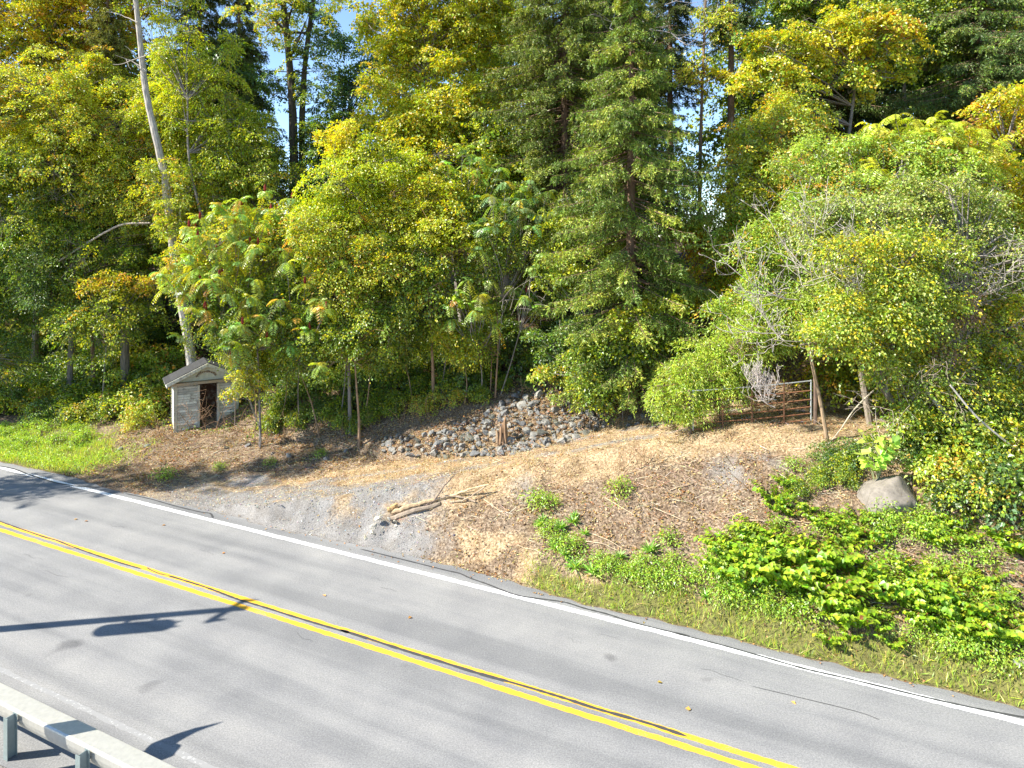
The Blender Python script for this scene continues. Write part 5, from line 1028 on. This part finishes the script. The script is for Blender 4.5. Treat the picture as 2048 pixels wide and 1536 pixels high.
p, s, t = scatter(120000, -33, 8, 18.3, 33, lambda s, t: np.clip(1.0 - zones(s, t)[1] * .93 - zones(s, t)[0] * .93 - zones(s, t)[2] * .8, .02, 1) * (.3 + .7 * (vnoise(s * 1.9, t * 1.9, 41) > -.15)))
m = len(p); flat_leaf(g, p, rng.uniform(.05, .12, m), rng.uniform(.025, .06, m), .38, palette(m, [(5, (.36, .22, .085)), (4, (.56, .39, .17)), (3, (.15, .09, .05)), (3, (.62, .50, .28)), (.9, (.48, .19, .05))]), .02, .35)
for px, py in zip(rng.uniform(780, 1200, 1300), rng.uniform(790, 920, 1300)):
    lo_ = np.interp(px, [765, 850, 1000, 1080, 1150, 1215], [905, 918, 915, 900, 880, 855]); up_ = np.interp(px, [765, 860, 950, 1000, 1040, 1110, 1160, 1215], [875, 870, 838, 812, 782, 785, 808, 840])
    if up_ < py < lo_:
        q = G(px, py, 22, 34); k = 4; qq = q + rng.normal(0, .1, (k, 3)) * np.array([1, 1, 0]) + UP * rng.uniform(.05, .2, (k, 1)); flat_leaf(g, qq, rng.uniform(.05, .13, k), .045, .4, palette(k, [(4, (.30, .17, .08)), (3, (.16, .10, .06)), (2, (.45, .33, .2))]), .02)
p, s, t = scatter(70, -26, 2, 17.9, 18.3, lambda s, t: np.ones_like(s)); p[:, 2] = .012; m = len(p); flat_leaf(g, p, rng.uniform(.05, .1, m), .05, .15, palette(m, [(1, (.5, .27, .1))]), .004)
p, s, t = scatter(9, -26, 0, 15, 17.5, lambda s, t: np.ones_like(s)); p[:, 2] = .012; m = len(p); flat_leaf(g, p, .12, .09, .15, palette(m, [(1, (.55, .3, .08))]), .004)
tag(g.build('fallen_leaves', M_DRY), kind='stuff')
g = Geo()                                     # dead stems over the bank litter
p, s, t = scatter(9000, -14, 7, 19.2, 25.5, lambda s, t: (1 - zones(s, t)[1]) * (.2 + .8 * (vnoise(s * 1.1, t * 1.1, 91) > 0)))
p2, s, t = scatter(2600, -30, -19, 20.2, 26.5, lambda s, t: np.ones_like(s) * .9); p = np.concatenate([p, p2]); m = len(p)
az = rng.random(m) * 6.283; d = nrm(np.stack([np.cos(az), np.sin(az), rng.uniform(-.15, .45, m)], 1)); L = rng.uniform(.12, .6, m)
segs(g, p + UP * .02, p + UP * .03 + d * L[:, None], .005, .003, 3, palette(m, [(4, (.54, .40, .26)), (3, (.33, .2, .12)), (3, (.72, .6, .44))])); tag(g.build('dead_stems', M_TWIG), kind='stuff')
g = Geo()                                     # green grass
p, s, t = scatter(200000, -40, 9, 18.12, 24, lambda s, t: zones(s, t)[2] * np.where(s > -12, 1.0, .8) * (.45 + .55 * (vnoise(s * 2.7, t * 2.7, 55) > -.1)))
m = len(p); d = nrm(UP * .9 + .5 * rng.normal(size=(m, 3))); leaf4(g, p - UP * .01, d, rdir(m), rng.uniform(.08, .34, m), .014, .1, palette(m, [(5, (.24, .36, .035)), (5, (.38, .46, .05)), (1.3, (.52, .44, .16)), (1, (.14, .25, .03))]))
p, s, t = scatter(26000, -40, -24, 18.4, 24, lambda s, t: zones(s, t)[2] * (vnoise(s * 1.3, t * 1.3, 15) > -.1))
m = len(p); leaf4(g, p + UP * rng.uniform(0, .25, (m, 1)), nrm(rng.normal(size=(m, 3)) + UP * .3), nrm(UP + .5 * rng.normal(size=(m, 3))), rng.uniform(.05, .1, m), .04, .2, palette(m, [(5, (.24, .38, .04)), (3, (.34, .46, .05))]))
tag(g.build('grass', M_LEAF), kind='stuff')
g = Geo()                                     # gravel
p, s, t = scatter(26000, -27, 4, 17.95, 28, lambda s, t: np.clip(zones(s, t)[0], 0, 1) * sst(-.1, .3, t - edge_n(s)) + .35 * (np.abs(t - edge_n(s)) < .14) * (s > -24) * (s < -12))
v, f = ICO[1]; m = len(p); r = rng.uniform(.008, .024, m) * np.where(rng.random(m) < .06, 1.9, 1)
V = (v[None] * (rng.uniform(.6, 1.1, (m, 1, 3))) + .15 * rng.normal(size=(m, len(v), 3))) * r[:, None, None] + (p + UP * .006)[:, None, :]; V[..., 2] = np.maximum(V[..., 2], -.02)
colr = palette(m, [(4, (.32, .31, .30)), (3, (.2, .2, .2)), (2, (.5, .48, .45)), (1, (.3, .22, .15))]); g.add(V.reshape(-1, 3), (f[None] + (np.arange(m) * len(v))[:, None, None]).reshape(-1, 3), np.repeat(colr, len(f), 0))
tag(g.build('gravel', M_STONE), kind='stuff')
g = Geo()                                     # ivy and creepers under the trees
p, s, t = scatter(90000, -44, 10, 21, 40, lambda s, t: zones(s, t)[3] * .8 * (fbm(s * .6, t * .6, 61) > .0) + .9 * (s > -3.2) * (t < 25) * (t > 20.5) * (fbm(s * .8, t * .8, 62) > -.05) * (s > 1.0 - .0 * t) + .7 * (s < -23) * (t > 23.5) * (fbm(s * .7, t * .7, 63) > 0))
m = len(p); leaf4(g, p + UP * rng.uniform(.02, .35, (m, 1)), nrm(rng.normal(size=(m, 3)) - UP * .2), nrm(UP + .5 * rng.normal(size=(m, 3))), rng.uniform(.08, .15, m), rng.uniform(.05, .1, m), .2, palette(m, [(5, GR), (4, DG), (1, YG)]))
tag(g.build('undergrowth', M_LEAF), kind='stuff')

# ------------------------------------------------------------------ labels that two or more things still share: count them off from the bend
ORD = 'first second third fourth fifth sixth seventh eighth ninth tenth eleventh twelfth thirteenth fourteenth fifteenth sixteenth seventeenth eighteenth nineteenth twentieth'.split()
by = {}
for o in scene.objects:
    if o.parent is None and 'label' in o and 'category' in o: by.setdefault(o['label'], []).append(o)
for lb, os_ in by.items():
    if 1 < len(os_) <= 20:
        os_.sort(key=lambda o: o.location.x / max(o.location.y, 1))
        for k, o in enumerate(os_): o['label'] = f'{lb}, {ORD[k]} from the bend'
for o in scene.objects:
    if 'label' in o and len(o['label'].split()) > 16: print('LONG', o['label'])
